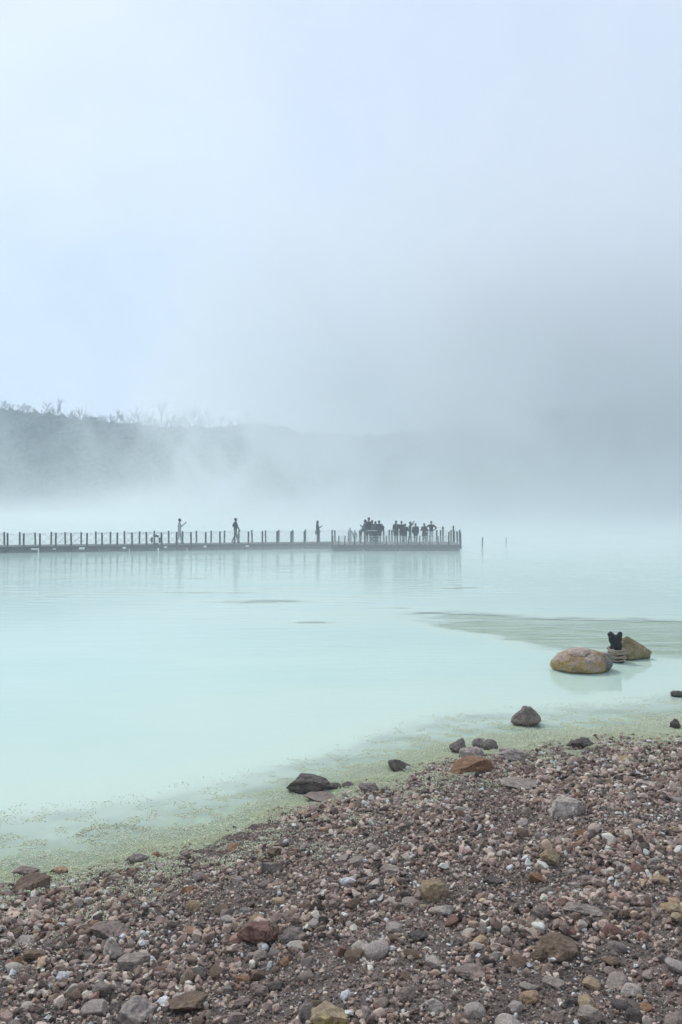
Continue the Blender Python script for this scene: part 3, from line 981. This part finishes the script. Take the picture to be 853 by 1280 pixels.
# the same gravel goes on beyond both edges of the view and behind it
x, y, z, s = scatter(260000, .05, 30, ylo=1.6, yhi=15, side=2.6)
k = (np.abs(x) > .4244 * 1.14 * y + .33) | (y < 3.12)
x, y, z, s = (q[k][:60000] for q in (x, y, z, s))
rad = np.clip(np.exp(rng.normal(math.log(.0140), .46, len(x))), .008, .045)
cols = np.clip(PAL[rng.choice(len(PAL), len(x), p=PW)] * np.exp(rng.normal(0, .30, (len(x), 1))) * np.array([1.25, 1.10, .98]), 0, .72)
pebble_field('outer_gravel', x, y, z, rad, cols, 2, 40, M_PEBBLE, smooth=False, seed=18)

# sulphur crumbs washed up along the waterline, thinning out over the pebbles and on the water
M_SULF = rock_material('sulphur_crumb', 50.0, .003, .4, wet=False)
x, y, z, s = scatter(560000, -1.7, 2.0, ylo=5.0, yhi=16, side=1.6)
n1 = fbm(x * 2.3 + 5, y * 2.3, 4); n2 = fbm(x * 6 + 11, y * 9, 3)
p = np.where(s < 0, np.minimum(1.45 * np.exp(s / .85), 1.0), 1 - smooth01((s - .2) / 1.7) * .93)
p = p * np.clip((n1 - .30) * 3.0 + .8, 0, 1)
p = np.where(s < -.45, p * smooth01((n2 - .47) * 9) * np.interp(s, [-1.5, -.45], [.5, 1.5]), p)
p = np.where(s > .35, p * smooth01((n2 - .44) * 7), p)
k = rng.random(len(x)) < p
x, y, z, s = (q[k][:250000] for q in (x, y, z, s))
rad = rng.uniform(.0045, .0095, len(x))
z = np.where(s < 0, np.maximum(z, -.004), z + rng.uniform(0, .022, len(x)))
cols = np.array([.76, .83, .54]) * rng.uniform(.72, 1.08, (len(x), 1)) + rng.uniform(-.03, .05, (len(x), 1)) * np.array([1, .5, 1])
pebble_field('sulphur_crumbs', x, y, z, rad, np.clip(cols, .05, .75), 1, 16, M_SULF, flat=(.5, .9), seed=13, tint2=1.12)

# floating rafts of crust in the shallows, drawn along curved streaks
cx_, cy_, cs = [], [], []
for pts, wd_, nn_ in ((((98, 1044), (112, 1036), (150, 1032), (186, 1038)), 3.4, 900), (((112, 1050), (125, 1056), (150, 1059), (160, 1058)), 2.6, 500),
                      (((118, 1046), (130, 1043), (140, 1042)), 2.0, 200), (((48, 1073), (70, 1068), (84, 1062)), 2.2, 240), (((225, 1040), (245, 1034), (290, 1020)), 2.0, 260),
                      (((300, 1012), (340, 1000), (372, 992)), 1.6, 160), (((640, 922), (700, 914), (770, 911), (850, 905)), 2.6, 420), (((700, 905), (760, 902), (830, 897)), 1.8, 240),
                      (((15, 1082), (40, 1074), (60, 1070)), 2.5, 200)):
    for _ in range(nn_):
        f = rnd.random() * (len(pts) - 1); i = int(f); f -= i
        a, b = pts[i], pts[min(i + 1, len(pts) - 1)]
        q = at_z(a[0] * (1 - f) + b[0] * f + rnd.gauss(0, 3), a[1] * (1 - f) + b[1] * f + rnd.gauss(0, wd_ * .55))
        cx_.append(q.x); cy_.append(q.y)
x, y = np.array(cx_), np.array(cy_)
k = fbm(x * 5, y * 9 + 3, 3) > .42
x, y = x[k], y[k]
cols = np.array([.62, .67, .50]) * rng.uniform(.7, 1.1, (len(x), 1))
pebble_field('floating_crust', x, y, np.zeros(len(x)) - .001, rng.uniform(.006, .014, len(x)), cols, 1, 12, M_SULF, flat=(.12, .3), seed=14, sink=0)

# ------------------------------------------------------------------ driftwood
M_TWIG = simple_mat('wet_twig', (.040, .030, .024), .8, .4, 40, .6, .004)


def twig(pix, r, label, fork=False):
    P3 = [on_ground(a, b) for a, b in pix]
    base = P3[0]
    mb = MB()
    pts = [p - base + Vector((0, 0, r * 1.6 + .012 + .006 * math.sin(i * 2))) for i, p in enumerate(P3)]
    mb.tube(pts, [r * (1 - .55 * i / (len(pts) - 1)) for i in range(len(pts))], 7)
    if fork:
        m = pts[len(pts) // 2]
        mb.tube([m, m + Vector((.05, .05, .01)), m + Vector((.12, .06, .015))], [r * .6, r * .5, r * .25], 6)
    tag(mb.build('twig', M_TWIG, None, True, loc=base), label, 'twig', 'dark twigs on the beach')


twig(((457, 1018), (466, 1017), (477, 1020), (489, 1024)), .009, 'thin dark twig on the gravel below the rounded grey shore rocks', True)
twig(((733, 972), (748, 975), (766, 977), (784, 973), (800, 972)), .013, 'long bent dark twig left of the driftwood litter', True)
twig(((832, 966), (845, 965), (862, 964)), .009, 'straight dark twig at the right edge of the sulphur strip')
twig(((0, 1143), (9, 1142), (21, 1141)), .010, 'short black twig at the left edge of the beach')
for i, (a, b, r, lb) in enumerate(((784, 972, .040, 'thickest knotty lump of the dark driftwood litter'), (797, 975, .030, 'dark driftwood lump in the middle of the litter'), (809, 973, .034, 'dark driftwood chunk at the right end of the litter'),
                                   (704, 977, .028, 'lone dark driftwood chip behind the pale ridged boulder'), (776, 966, .024, 'small driftwood chip at the top of the litter'))):
    g = on_ground(a, b)
    mb = MB()
    rr = random.Random(i + 50)
    p = Vector((-r * 2, 0, .01)); pts = [p]
    for q in range(5): p = p + Vector((r * .9, rr.uniform(-.6, .6) * r, rr.uniform(-.3, .5) * r)); pts.append(p)
    mb.tube(pts, [r * .25, r * .5, r * rr.uniform(.5, .8), r * .45, r * .5, r * .15], 8)
    mb.tube([pts[2], pts[2] + Vector((r * .3, rr.uniform(-1, 1) * r, r * .9))], [r * .3, r * .08], 6)
    tag(mb.build('driftwood', M_TWIG, None, True, loc=g + Vector((0, 0, r * .3))), lb, 'driftwood', 'dark driftwood pieces on the beach')

# ------------------------------------------------------------------ pier
DECK = .42
M_WOOD = simple_mat('grey_weathered_wood', (.085, .095, .10), .85, .3, 5, .4, .01)
M_POST = simple_mat('dark_post_wood', (.028, .032, .036), .85, .3, 9, .4, .01)
M_FLOAT = simple_mat('dark_pontoon', (.05, .06, .065), .6, .3, 3, .3, .01)
M_WHITE = simple_mat('white_plastic', (.75, .76, .76), .5, .06)
M_NETD = simple_mat('grey_cord', (.22, .24, .25), .8, .1)
M_NETW = simple_mat('pale_cord', (.62, .64, .63), .8, .1)


def row_d(row): return (CZ - DECK) * FPX / (row - HOR)


PA = Vector(((0 - 426.5) / FPX * row_d(683.2), row_d(683.2), 0)); PB = Vector(((404 - 426.5) / FPX * row_d(678.6), row_d(678.6), 0))
pd = (PB - PA).normalized(); pn = Vector((-pd.y, pd.x, 0))
PA2 = PA - pd * 5.5
WID = 2.0
DL = row_d(681.2); XL, XR = (414 - 426.5) / FPX * DL, (577.5 - 426.5) / FPX * DL
DPT = 4.6
pier = link('pier', None, loc=((PA.x + PB.x) / 2, (PA.y + PB.y) / 2, 0))
tag(pier, 'long low timber pier with rope-netted posts ending in a platform in the mist', 'pier')
PO = Vector(pier.location)
rz = Matrix.Rotation(math.atan2(pd.y, pd.x), 4, 'Z')
LN = (PB - PA2).length + 1.75


def pbox(name, mat, c, size, rot=None, bev=0.0):
    return MB().box(Vector(c) - PO, size, rot, bev).build(name, mat, pier)


# walkway planks, platform planks
mb = MB()
nP = int(LN / .16)
for i in range(nP):
    c = PA2 + pd * (i + .5) * .16 + pn * WID / 2
    mb.box(Vector((c.x, c.y, DECK - .02)) - PO, (.150, WID + .1, .04), rz)
mb.build('walkway_deck', M_WOOD, pier)
mb = MB()
for i in range(int((XR - XL) / .16)):
    mb.box(Vector((XL + (i + .5) * .16, DL + DPT / 2, DECK - .016)) - PO, (.150, DPT + .06, .04))
mb.build('platform_deck', M_WOOD, pier)
for off in (.02, WID - .02):
    c = PA2 + pd * LN / 2 + pn * off
    pbox('edge_beam', M_POST, (c.x, c.y, DECK - .14), (LN, .10, .19), rz)
for off in (.05, DPT - .05):
    pbox('edge_beam', M_POST, ((XL + XR) / 2, DL + off, DECK - .14), (XR - XL, .10, .2))
for xx in (XL + .05, XR - .05):
    pbox('edge_beam', M_POST, (xx, DL + DPT / 2, DECK - .142), (.10, DPT - .22, .2))
# pontoons below
L_ = 0
while L_ < LN - 1.0:
    c = PA2 + pd * (L_ + .95) + pn * WID / 2
    pbox('pontoon', M_FLOAT, (c.x, c.y, .04), (1.86, WID - .16, .30), rz, .04)
    L_ += 1.95
for i in range(4):
    pbox('pontoon', M_FLOAT, (XL + 1.15 + i * (XR - XL - 2.3) / 3, DL + DPT / 2, .04), (2.05, DPT - .3, .30), None, .04)
# white brackets along the near side
for px, w, hgt, zz in ((44, .50, .10, .23), (68, .22, .06, .22), (102.5, .36, .15, .24), (155.5, .24, .13, .24), (207, .20, .13, .25), (256.5, .20, .13, .26), (309, .24, .10, .26)):
    f = (px - 0) / 404
    c = PA.lerp(PB, f); c = PA + pd * ((px - 426.5) / FPX * PA.y - PA.x) / (pd.x - (px - 426.5) / FPX * pd.y)
    o = MB().box(Vector((c.x, c.y, zz)) - pn * .045 - PO, (w, .035, hgt), rz, .01)
    if px == 44: o.box(Vector((c.x, c.y, zz)) + pd * .21 - pn * .045 - Vector((0, 0, .14)) - PO, (.09, .033, .18), rz)
    o.build('white_bracket', M_WHITE, pier)


def post(p, h, r=.062):
    lean = Vector((rnd.uniform(-.03, .03), rnd.uniform(-.02, .02), 0))
    q = Vector((p.x, p.y, 0)) - PO
    m = MB()
    m.tube([q + Vector((0, 0, .12)), q + lean * .5 + Vector((0, 0, DECK + h * .5)), q + lean + Vector((0, 0, DECK + h * .97)), q + lean + Vector((0, 0, DECK + h))], [r, r * .97, r * .95, r * .7], 10)
    m.build('post', M_POST, pier, True)
    return q + lean * .8


def net(a, b, mat, n=2, h0=.05, h1=.80, r=.007, top=True):
    """rope net of one bay: diagonals that cross, and the rope along the top"""
    a, b = Vector(a), Vector(b)
    m = MB()
    if top:
        m.tube([a + Vector((0, 0, h1)), a.lerp(b, .5) + Vector((0, 0, h1 - .02)), b + Vector((0, 0, h1))], r * 1.25, 5)
    ln = (b - a).length
    H_ = h1 - h0
    cell = ln / n
    k = -int(H_ / cell) - 1
    while k < n:
        for sgn in (1, -1):
            u0, u1 = k * cell, k * cell + H_
            z0, z1 = h0, h1
            if u0 < 0: z0 = h0 - u0; u0 = 0
            if u1 > ln: z1 = h1 - (u1 - ln); u1 = ln
            if u1 - u0 > .03:
                f0, f1 = u0 / ln, u1 / ln
                if sgn < 0: f0, f1 = 1 - f0, 1 - f1
                m.tube([a.lerp(b, f0) + Vector((0, 0, z0)), a.lerp(b, f1) + Vector((0, 0, z1))], r, 4)
        k += 1
    m.build('rope_net', mat, pier)


def up(v): return Vector((v.x, v.y, DECK)) + Vector((0, 0, 0))


# walkway rails: near and far
SPC = .985
for side, off in ((0, .06), (1, WID - .06)):
    prev = None
    u = .05 + (.45 if side else 0)
    while u < LN - (1.3 if side == 0 else .2):
        jit = rnd.uniform(-.04, .04)
        p = PA2 + pd * (u + jit) + pn * off
        q = post(p, .86 + rnd.uniform(-.03, .03))
        q = Vector((q.x, q.y, DECK))
        if prev is not None and (side == 0 or rnd.random() < .8):
            net(prev, q, M_NETD if u < 18 else M_NETW, 2)
        prev = q
        u += SPC
# platform rails
def px_x(px, Y): return (px - 426.5) / FPX * Y


prev = None
for px in (416, 424, 431, 443, 456, 470, 483, 497, 511, 525, 538, 548, 561, 576.3):
    p = Vector((px_x(px, DL + .06), DL + .06, 0))
    q = post(p, .62 if px < 560 else .88, .036 if px < 560 else .05)
    q = Vector((q.x, q.y, DECK))
    if prev is not None and 424 < px < 572:
        net(prev, q, M_NETW, 3, .04, .60, .009)
    prev = q
prev = None
for px, h in ((419, .85), (436, .84), (450, .85), (465, .86), (480, 1.16), (487, .88), (490.5, .85), (505, .85), (521, .86), (534, .86), (546, .86), (551, .86), (554, 1.12), (564, .86), (567, 1.18), (575, .88)):
    Y = DL + DPT - .08
    p = Vector((px_x(px, Y), Y, 0))
    q = post(p, h)
    q = Vector((q.x, q.y, DECK))
    if prev is not None and (q - prev).length > .3:
        net(prev, q, M_NETW, 3, .04, .80, .007)
    prev = q
m = MB()
Y = DL + DPT - .08
m.tube([Vector((px_x(539, Y), Y, DECK + 1.02)) - PO, Vector((px_x(554, Y), Y, DECK + 1.04)) - PO, Vector((px_x(567, Y), Y, DECK + 1.03)) - PO], .010, 5)
m.build('hand_rope', M_NETW, pier)
m = MB()
m.tube([Vector((px_x(459, DL + .06), DL + .06, DECK + .98)) - PO, Vector((px_x(472, DL + .06), DL + .06, DECK + .98)) - PO], .016, 5)
m.build('hand_bar', M_WHITE, pier)
for i, f in enumerate((.35, .68)):
    post(Vector((XR - .06, DL + DPT * f, 0)), .86)

# life ring on the near rail
f = px_x(195, 1)
u = (f * PA.y - PA.x) / (pd.x - f * pd.y)
c = PA + pd * u - pn * .09
ring = link('life_ring', None, loc=(c.x, c.y, DECK + .33)); ring.rotation_euler = (0, 0, math.atan2(pd.y, pd.x))
tag(ring, 'grey life ring hung on the rope rail of the pier, left of the walking figures', 'life ring')
m = MB(); pts = [(.27 * math.cos(a), 0, .27 * math.sin(a)) for a in np.linspace(0, 2 * math.pi, 41)]
m.ring(.28, .078, 0, 2 * math.pi, 40); m.build('ring', simple_mat('faded_ring', (.045, .048, .05), .6), ring, True)
for k in range(4):
    m = MB(); a0 = k * math.pi / 2 + .6
    m.ring(.28, .084, a0, a0 + .3, 6); m.build('band', M_WHITE, ring, True)

# two lone stakes past the pier end
for px, y0, y1, lb, r in ((603.3, 671.5, 684, 'dark stake standing in the misty water just past the pier end', .055), (633, 671.5, 680.5, 'fainter thin stake in the mist, farther out beyond the first lone one', .035)):
    d = CZ * FPX / (y1 - HOR)
    H = (y1 - y0) / FPX * d
    m = MB(); m.tube([(0, 0, -.8), (0, 0, H * .5), (.02, 0, H * .96), (.02, 0, H)], [r, r, r * .95, r * .6], 10)
    tag(m.build('mooring_stake', M_POST, None, True, loc=(px_x(px, d), d, 0)), lb, 'stake', 'lone stakes past the pier end')

# ------------------------------------------------------------------ people
M_SKIN = simple_mat('skin', (.17, .115, .09), .7, .08)
M_HAIR = simple_mat('black_hair', (.012, .011, .012), .55, .2)
CL = {'navy': (.022, .030, .050), 'black': (.016, .017, .019), 'grey': (.10, .11, .12), 'light': (.42, .46, .46), 'white': (.66, .68, .68), 'denim': (.06, .08, .12), 'olive': (.06, .065, .045),
      'dark': (.030, .034, .038), 'beige': (.34, .31, .26), 'maroon': (.06, .022, .028)}
M_CL = {k: simple_mat('cloth_' + k, v, .9, .12, 12, .3, .01) for k, v in CL.items()}
M_PHONE = simple_mat('phone_glass', (.02, .02, .022), .2, 0)


def baked(mb, name, mat, parent, vox):
    me = mb.mesh(name + '_raw')
    tmp = bpy.data.objects.new('tmp', me)
    COL.objects.link(tmp)
    rm = tmp.modifiers.new('r', 'REMESH'); rm.mode = 'VOXEL'; rm.voxel_size = vox; rm.use_smooth_shade = True
    sm = tmp.modifiers.new('s', 'SMOOTH'); sm.factor = .5; sm.iterations = 1
    dg = bpy.context.evaluated_depsgraph_get()
    out = bpy.data.meshes.new_from_object(tmp.evaluated_get(dg))
    out.name = name
    bpy.data.objects.remove(tmp); bpy.data.meshes.remove(me)
    return link(name, out, mat, parent)


ARMS = {  # elbow and wrist relative to the shoulder, for a figure 1.7 m tall; +x forward, +y the figure's left
 'down': ((.0, .05, -.27), (.05, .05, -.50)), 'back': ((-.10, .05, -.26), (-.08, .03, -.50)), 'fwd': ((.08, .04, -.27), (.20, .03, -.46)),
 'phone': ((.16, .02, -.20), (.36, -.04, -.02)), 'phonelow': ((.06, .04, -.26), (.26, -.06, -.16)), 'hip': ((-.05, .22, -.20), (.04, .03, -.36)),
 'fold': ((.05, .07, -.26), (.20, -.14, -.20)), 'up': ((.16, .10, .08), (.26, -.03, .26)), 'rail': ((.12, .06, -.24), (.34, .04, -.30)), 'pocket': ((-.06, .10, -.26), (.07, .06, -.46))}


def person(px, Y, h, yaw, armL, armR, top, legs, hair, label, step=.0, bend=0.0, long_top=False, bulk=1.0, item=None, hood=False):
    k = h / 1.7
    root = link('person', None, loc=(px_x(px, Y), Y, DECK + .004))
    root.rotation_euler = (0, 0, R(yaw)); root.scale = (k, k, k)
    tag(root, label, 'person', 'people standing on the misty pier')
    hipz = .90
    sb = math.sin(bend); cb = math.cos(bend)
    def tor(x, y, z):   # bend the trunk forward about the hips
        zz = z - hipz
        return Vector((x * cb + zz * sb, y, hipz + zz * cb - x * sb))
    B, T, Lg = MB(), MB(), MB()
    # legs
    for s in (1, -1):
        st = step * s
        hip = Vector((0, .085 * s, hipz)); knee = Vector((.02 + st * .5 + .03 * abs(step), .092 * s, .49)); ank = Vector((st - (.05 if st < 0 else 0), .095 * s, .09 + (.03 if st < 0 and step else 0)))
        B.cap(hip, .078, knee, .052).cap(knee, .050, ank, .036)
        Lg.cap(hip, .098 * bulk, knee, .070).cap(knee, .068, ank + Vector((0, 0, .03)), .055)
        B.cap(ank + Vector((-.02, 0, -.05)), .036, ank + Vector((.13, .012 * s, -.058)), .030)
    B.ball((0, 0, .93), (.11, .15, .12)); Lg.ball((0, 0, .93), (.125 * bulk, .165 * bulk, .13))
    # trunk
    for z, a, b in ((1.02, .095, .135), (1.12, .10, .14), (1.22, .11, .155), (1.31, .105, .165)):
        B.ball(tor(0, 0, z), (a, b, .10)); T.ball(tor(0, 0, z), (a * 1.2 * bulk, b * 1.17 * bulk, .125))
    T.ball(tor(0, 0, .96 if not long_top else .90), (.13 * bulk, .172 * bulk, .11))
    if long_top:
        T.cone((0, 0, .62), .20 * bulk, (0, 0, .95), .155 * bulk, 16)
    T.cap(tor(0, -.15, 1.375), .072 * bulk, tor(0, .15, 1.375), .072 * bulk)
    B.cap(tor(0, -.14, 1.37), .055, tor(0, .14, 1.37), .055)
    B.cap(tor(0, 0, 1.40), .056, tor(.015, 0, 1.50), .050)
    # head with face
    hc = tor(.025, 0, 1.595)
    tilt = bend * .9
    Mh = Matrix.Rotation(tilt, 4, 'Y')
    def hd(x, y, z): return hc + (Mh @ Vector((x, y, z)))
    B.ball(hc, (.094, .076, .108), 3, Mh); B.ball(hd(.022, 0, -.055), (.066, .054, .055), 2, Mh)
    B.cone(hd(.085, 0, .012), .010, hd(.108, 0, -.022), .017, 6).ball(hd(.106, 0, -.024), .015, 1)
    B.ball(hd(.074, 0, .026), (.018, .050, .010), 1).ball(hd(.080, 0, -.058), (.013, .024, .008), 1).ball(hd(.078, 0, -.090), .022, 1)
    for s in (1, -1):
        B.ball(hd(-.004, .078 * s, -.008), (.019, .010, .030), 1)
        B.ball(hd(.076, .030 * s, .006), .013, 1)
    # arms and hands
    for s, pose in ((1, armL), (-1, armR)):
        e, w = ARMS[pose]
        sh_ = tor(0, .185 * s, 1.385)
        el = sh_ + Vector((e[0], e[1] * s, e[2])); wr = sh_ + Vector((w[0], w[1] * s, w[2]))
        B.cap(sh_, .047, el, .038).cap(el, .037, wr, .026)
        T.cap(sh_, .068 * bulk, el, .056 * bulk).cap(el, .055 * bulk, el.lerp(wr, .88), .043)
        d = (wr - el).normalized()
        side = d.cross(Vector((0, s, 0)))
        side = side.normalized() if side.length > .1 else Vector((0, 0, 1))
        nrm = d.cross(side).normalized()
        B.cap(wr, .026, wr + d * .075, .030)
        for q, (o, ln) in enumerate(((-.030, .062), (-.010, .074), (.010, .070), (.030, .055))):
            p0 = wr + d * .085 + side * o; p1 = p0 + d * ln * .55 + nrm * .008; p2 = p1 + d * ln * .35 + nrm * .026
            B.cap(p0, .0105, p1, .010).cap(p1, .010, p2, .009)
        t0 = wr + d * .03 + side * -.034; B.cap(t0, .012, t0 + d * .035 - side * .022 + nrm * .012, .011).cap(t0 + d * .035 - side * .022 + nrm * .012, .011, t0 + d * .062 - side * .020 + nrm * .028, .009)
        if item == 'phone' and pose in ('phone', 'phonelow', 'up') and (s == -1 or pose == 'up'):
            hpos = wr + d * .10 + nrm * .02
            if s == -1:
                MB().box(hpos + Vector((.02, 0, .03)), (.012, .075, .15), Matrix.Rotation(.25, 4, 'Y'), .003).build('phone', M_PHONE, root)
    baked(B, 'body', M_SKIN, root, .0115)
    baked(Lg, 'trousers', M_CL[legs], root, .016)
    baked(T, 'hood_coat' if hood else ('coat' if long_top else 'jacket'), M_CL[top], root, .016)
    # shoes
    for s in (1, -1):
        st = step * s
        ank = Vector((st - (.05 if st < 0 else 0), .095 * s, .09 + (.03 if st < 0 and step else 0)))
        m = MB(); m.cap(ank + Vector((-.03, 0, -.048)), .044, ank + Vector((.13, .012 * s, -.056)), .038)
        m.build('shoe', M_CL['black'], root, True)
    # hair
    Hm = MB()
    Hm.ball(hd(-.016, 0, .022), (.100, .087, .108), 3, Mh)
    if hair in ('long', 'scarf'):
        Hm.ball(hd(-.055, 0, -.05), (.062, .082, .10), 2).ball(hd(-.075, 0, -.16), (.052, .086, .12), 2)
        if hair == 'scarf':
            Hm.ball(hd(-.01, 0, -.14), (.09, .105, .07), 2).ball(hd(0, 0, -.20), (.12, .15, .06), 2)
    if hair == 'cap':
        Hm.box(hd(.10, 0, .045), (.09, .11, .012), Mh)
    if hair == 'bun':
        Hm.ball(hd(-.10, 0, .05), .042, 2)
    hm = {'scarf': M_CL.get(top if top in ('light', 'beige') else 'grey')}.get(hair, M_HAIR)
    hb = baked(Hm, 'headscarf' if hair == 'scarf' else 'hair', hm, root, .013)
    # keep the face clear: push the hair back from it
    co = np.zeros(len(hb.data.vertices) * 3); hb.data.vertices.foreach_get('co', co); co = co.reshape(-1, 3)
    F_ = np.array(hd(.0, 0, -.005)[:]); fx = np.array((Mh @ Vector((1, 0, 0)))[:]); up_ = np.array((Mh @ Vector((0, 0, 1)))[:])
    rel = co - F_
    xf, zf = rel @ fx, rel @ up_
    face = (xf > .03) & (zf < .055) & (zf > -.12)
    co[face] -= fx[None] * (xf[face] - .03)[:, None] * .95
    hb.data.vertices.foreach_set('co', co.ravel()); hb.data.update()
    return root


def wy(px, off=1.0):
    f = px_x(px, 1); u = (f * (PA.y) - PA.x) / (pd.x - f * pd.y)
    return (PA + pd * u).y + off


person(224.5, wy(224.5), 1.74, 8, 'down', 'phone', 'light', 'light', 'short', 'person in pale clothes holding up a phone, walking alone left of all the others', step=.13, item='phone')
person(294.5, wy(294.5), 1.76, 25, 'hip', 'fwd', 'dark', 'grey', 'short', 'person in a dark jacket striding along the pier, alone between the two other walkers', step=.20)
person(397, wy(397), 1.55, 10, 'fwd', 'phonelow', 'dark', 'grey', 'long', 'long-haired person in a dark jacket with a phone, alone nearest the platform', item='phone', long_top=True)
D1 = DL
person(437.8, D1 + 1.1, 1.12, 60, 'down', 'fwd', 'light', 'beige', 'scarf', 'small hooded figure in pale clothes at the platform start, the taller of two children', long_top=True, hood=True)
person(443.8, D1 + 1.7, .92, 80, 'down', 'down', 'light', 'light', 'short', 'smallest child in pale clothes standing right of the hooded one')
person(450.8, D1 + 1.6, 1.46, 10, 'fwd', 'rail', 'grey', 'dark', 'short', 'grey-clad person bending forward at the left of the tight group', bend=.62, bulk=1.12)
person(456.9, D1 + 2.3, 1.66, 200, 'phonelow', 'phonelow', 'grey', 'beige', 'bun', 'slim person in grey holding a phone, left of the tallest one', item='phone')
person(461.4, D1 + 2.6, 1.80, 250, 'down', 'fwd', 'dark', 'dark', 'short', 'tallest person of the tight group, in black, head above the rest')
person(465.3, D1 + 1.9, 1.62, 300, 'fold', 'down', 'dark', 'denim', 'short', 'dark-haired person in a dark jacket just right of the tallest one')
person(469.6, D1 + 1.5, 1.55, 90, 'pocket', 'down', 'grey', 'black', 'cap', 'person in a grey jacket and cap between two dark-clad ones', bulk=1.12)
person(474.2, D1 + 1.2, 1.62, 110, 'pocket', 'pocket', 'navy', 'dark', 'short', 'broad person in a bulky dark coat at the right of the tight group', bulk=1.3)
person(495.3, D1 + 1.6, 1.60, 290, 'fold', 'down', 'dark', 'grey', 'long', 'long-haired person in a dark coat, first of the right-hand group', long_top=True)
person(502.2, D1 + 2.0, 1.56, 260, 'down', 'pocket', 'black', 'dark', 'short', 'person all in black, second in the right-hand group', bulk=1.08)
person(506.6, D1 + 1.3, 1.40, 80, 'pocket', 'fold', 'dark', 'dark', 'short', 'shorter person in a dark jacket close to the one all in black', bulk=1.08)
person(512.8, D1 + 1.9, 1.52, 350, 'up', 'up', 'grey', 'denim', 'short', 'person with both arms raised, taking a picture over the rail', item='phone', step=.08)
person(519.8, D1 + 1.2, 1.42, 100, 'pocket', 'down', 'navy', 'dark', 'short', 'stocky person in a navy jacket right of the one with raised arms', bulk=1.28)
person(530.6, D1 + 1.4, 1.42, 240, 'fold', 'fold', 'dark', 'black', 'long', 'long-haired person in dark clothes with folded arms, standing apart', long_top=True, bulk=1.08)
person(539.3, D1 + 1.9, 1.56, 270, 'hip', 'hip', 'black', 'white', 'short', 'person in a black top and white trousers with hands on hips, last in the row')
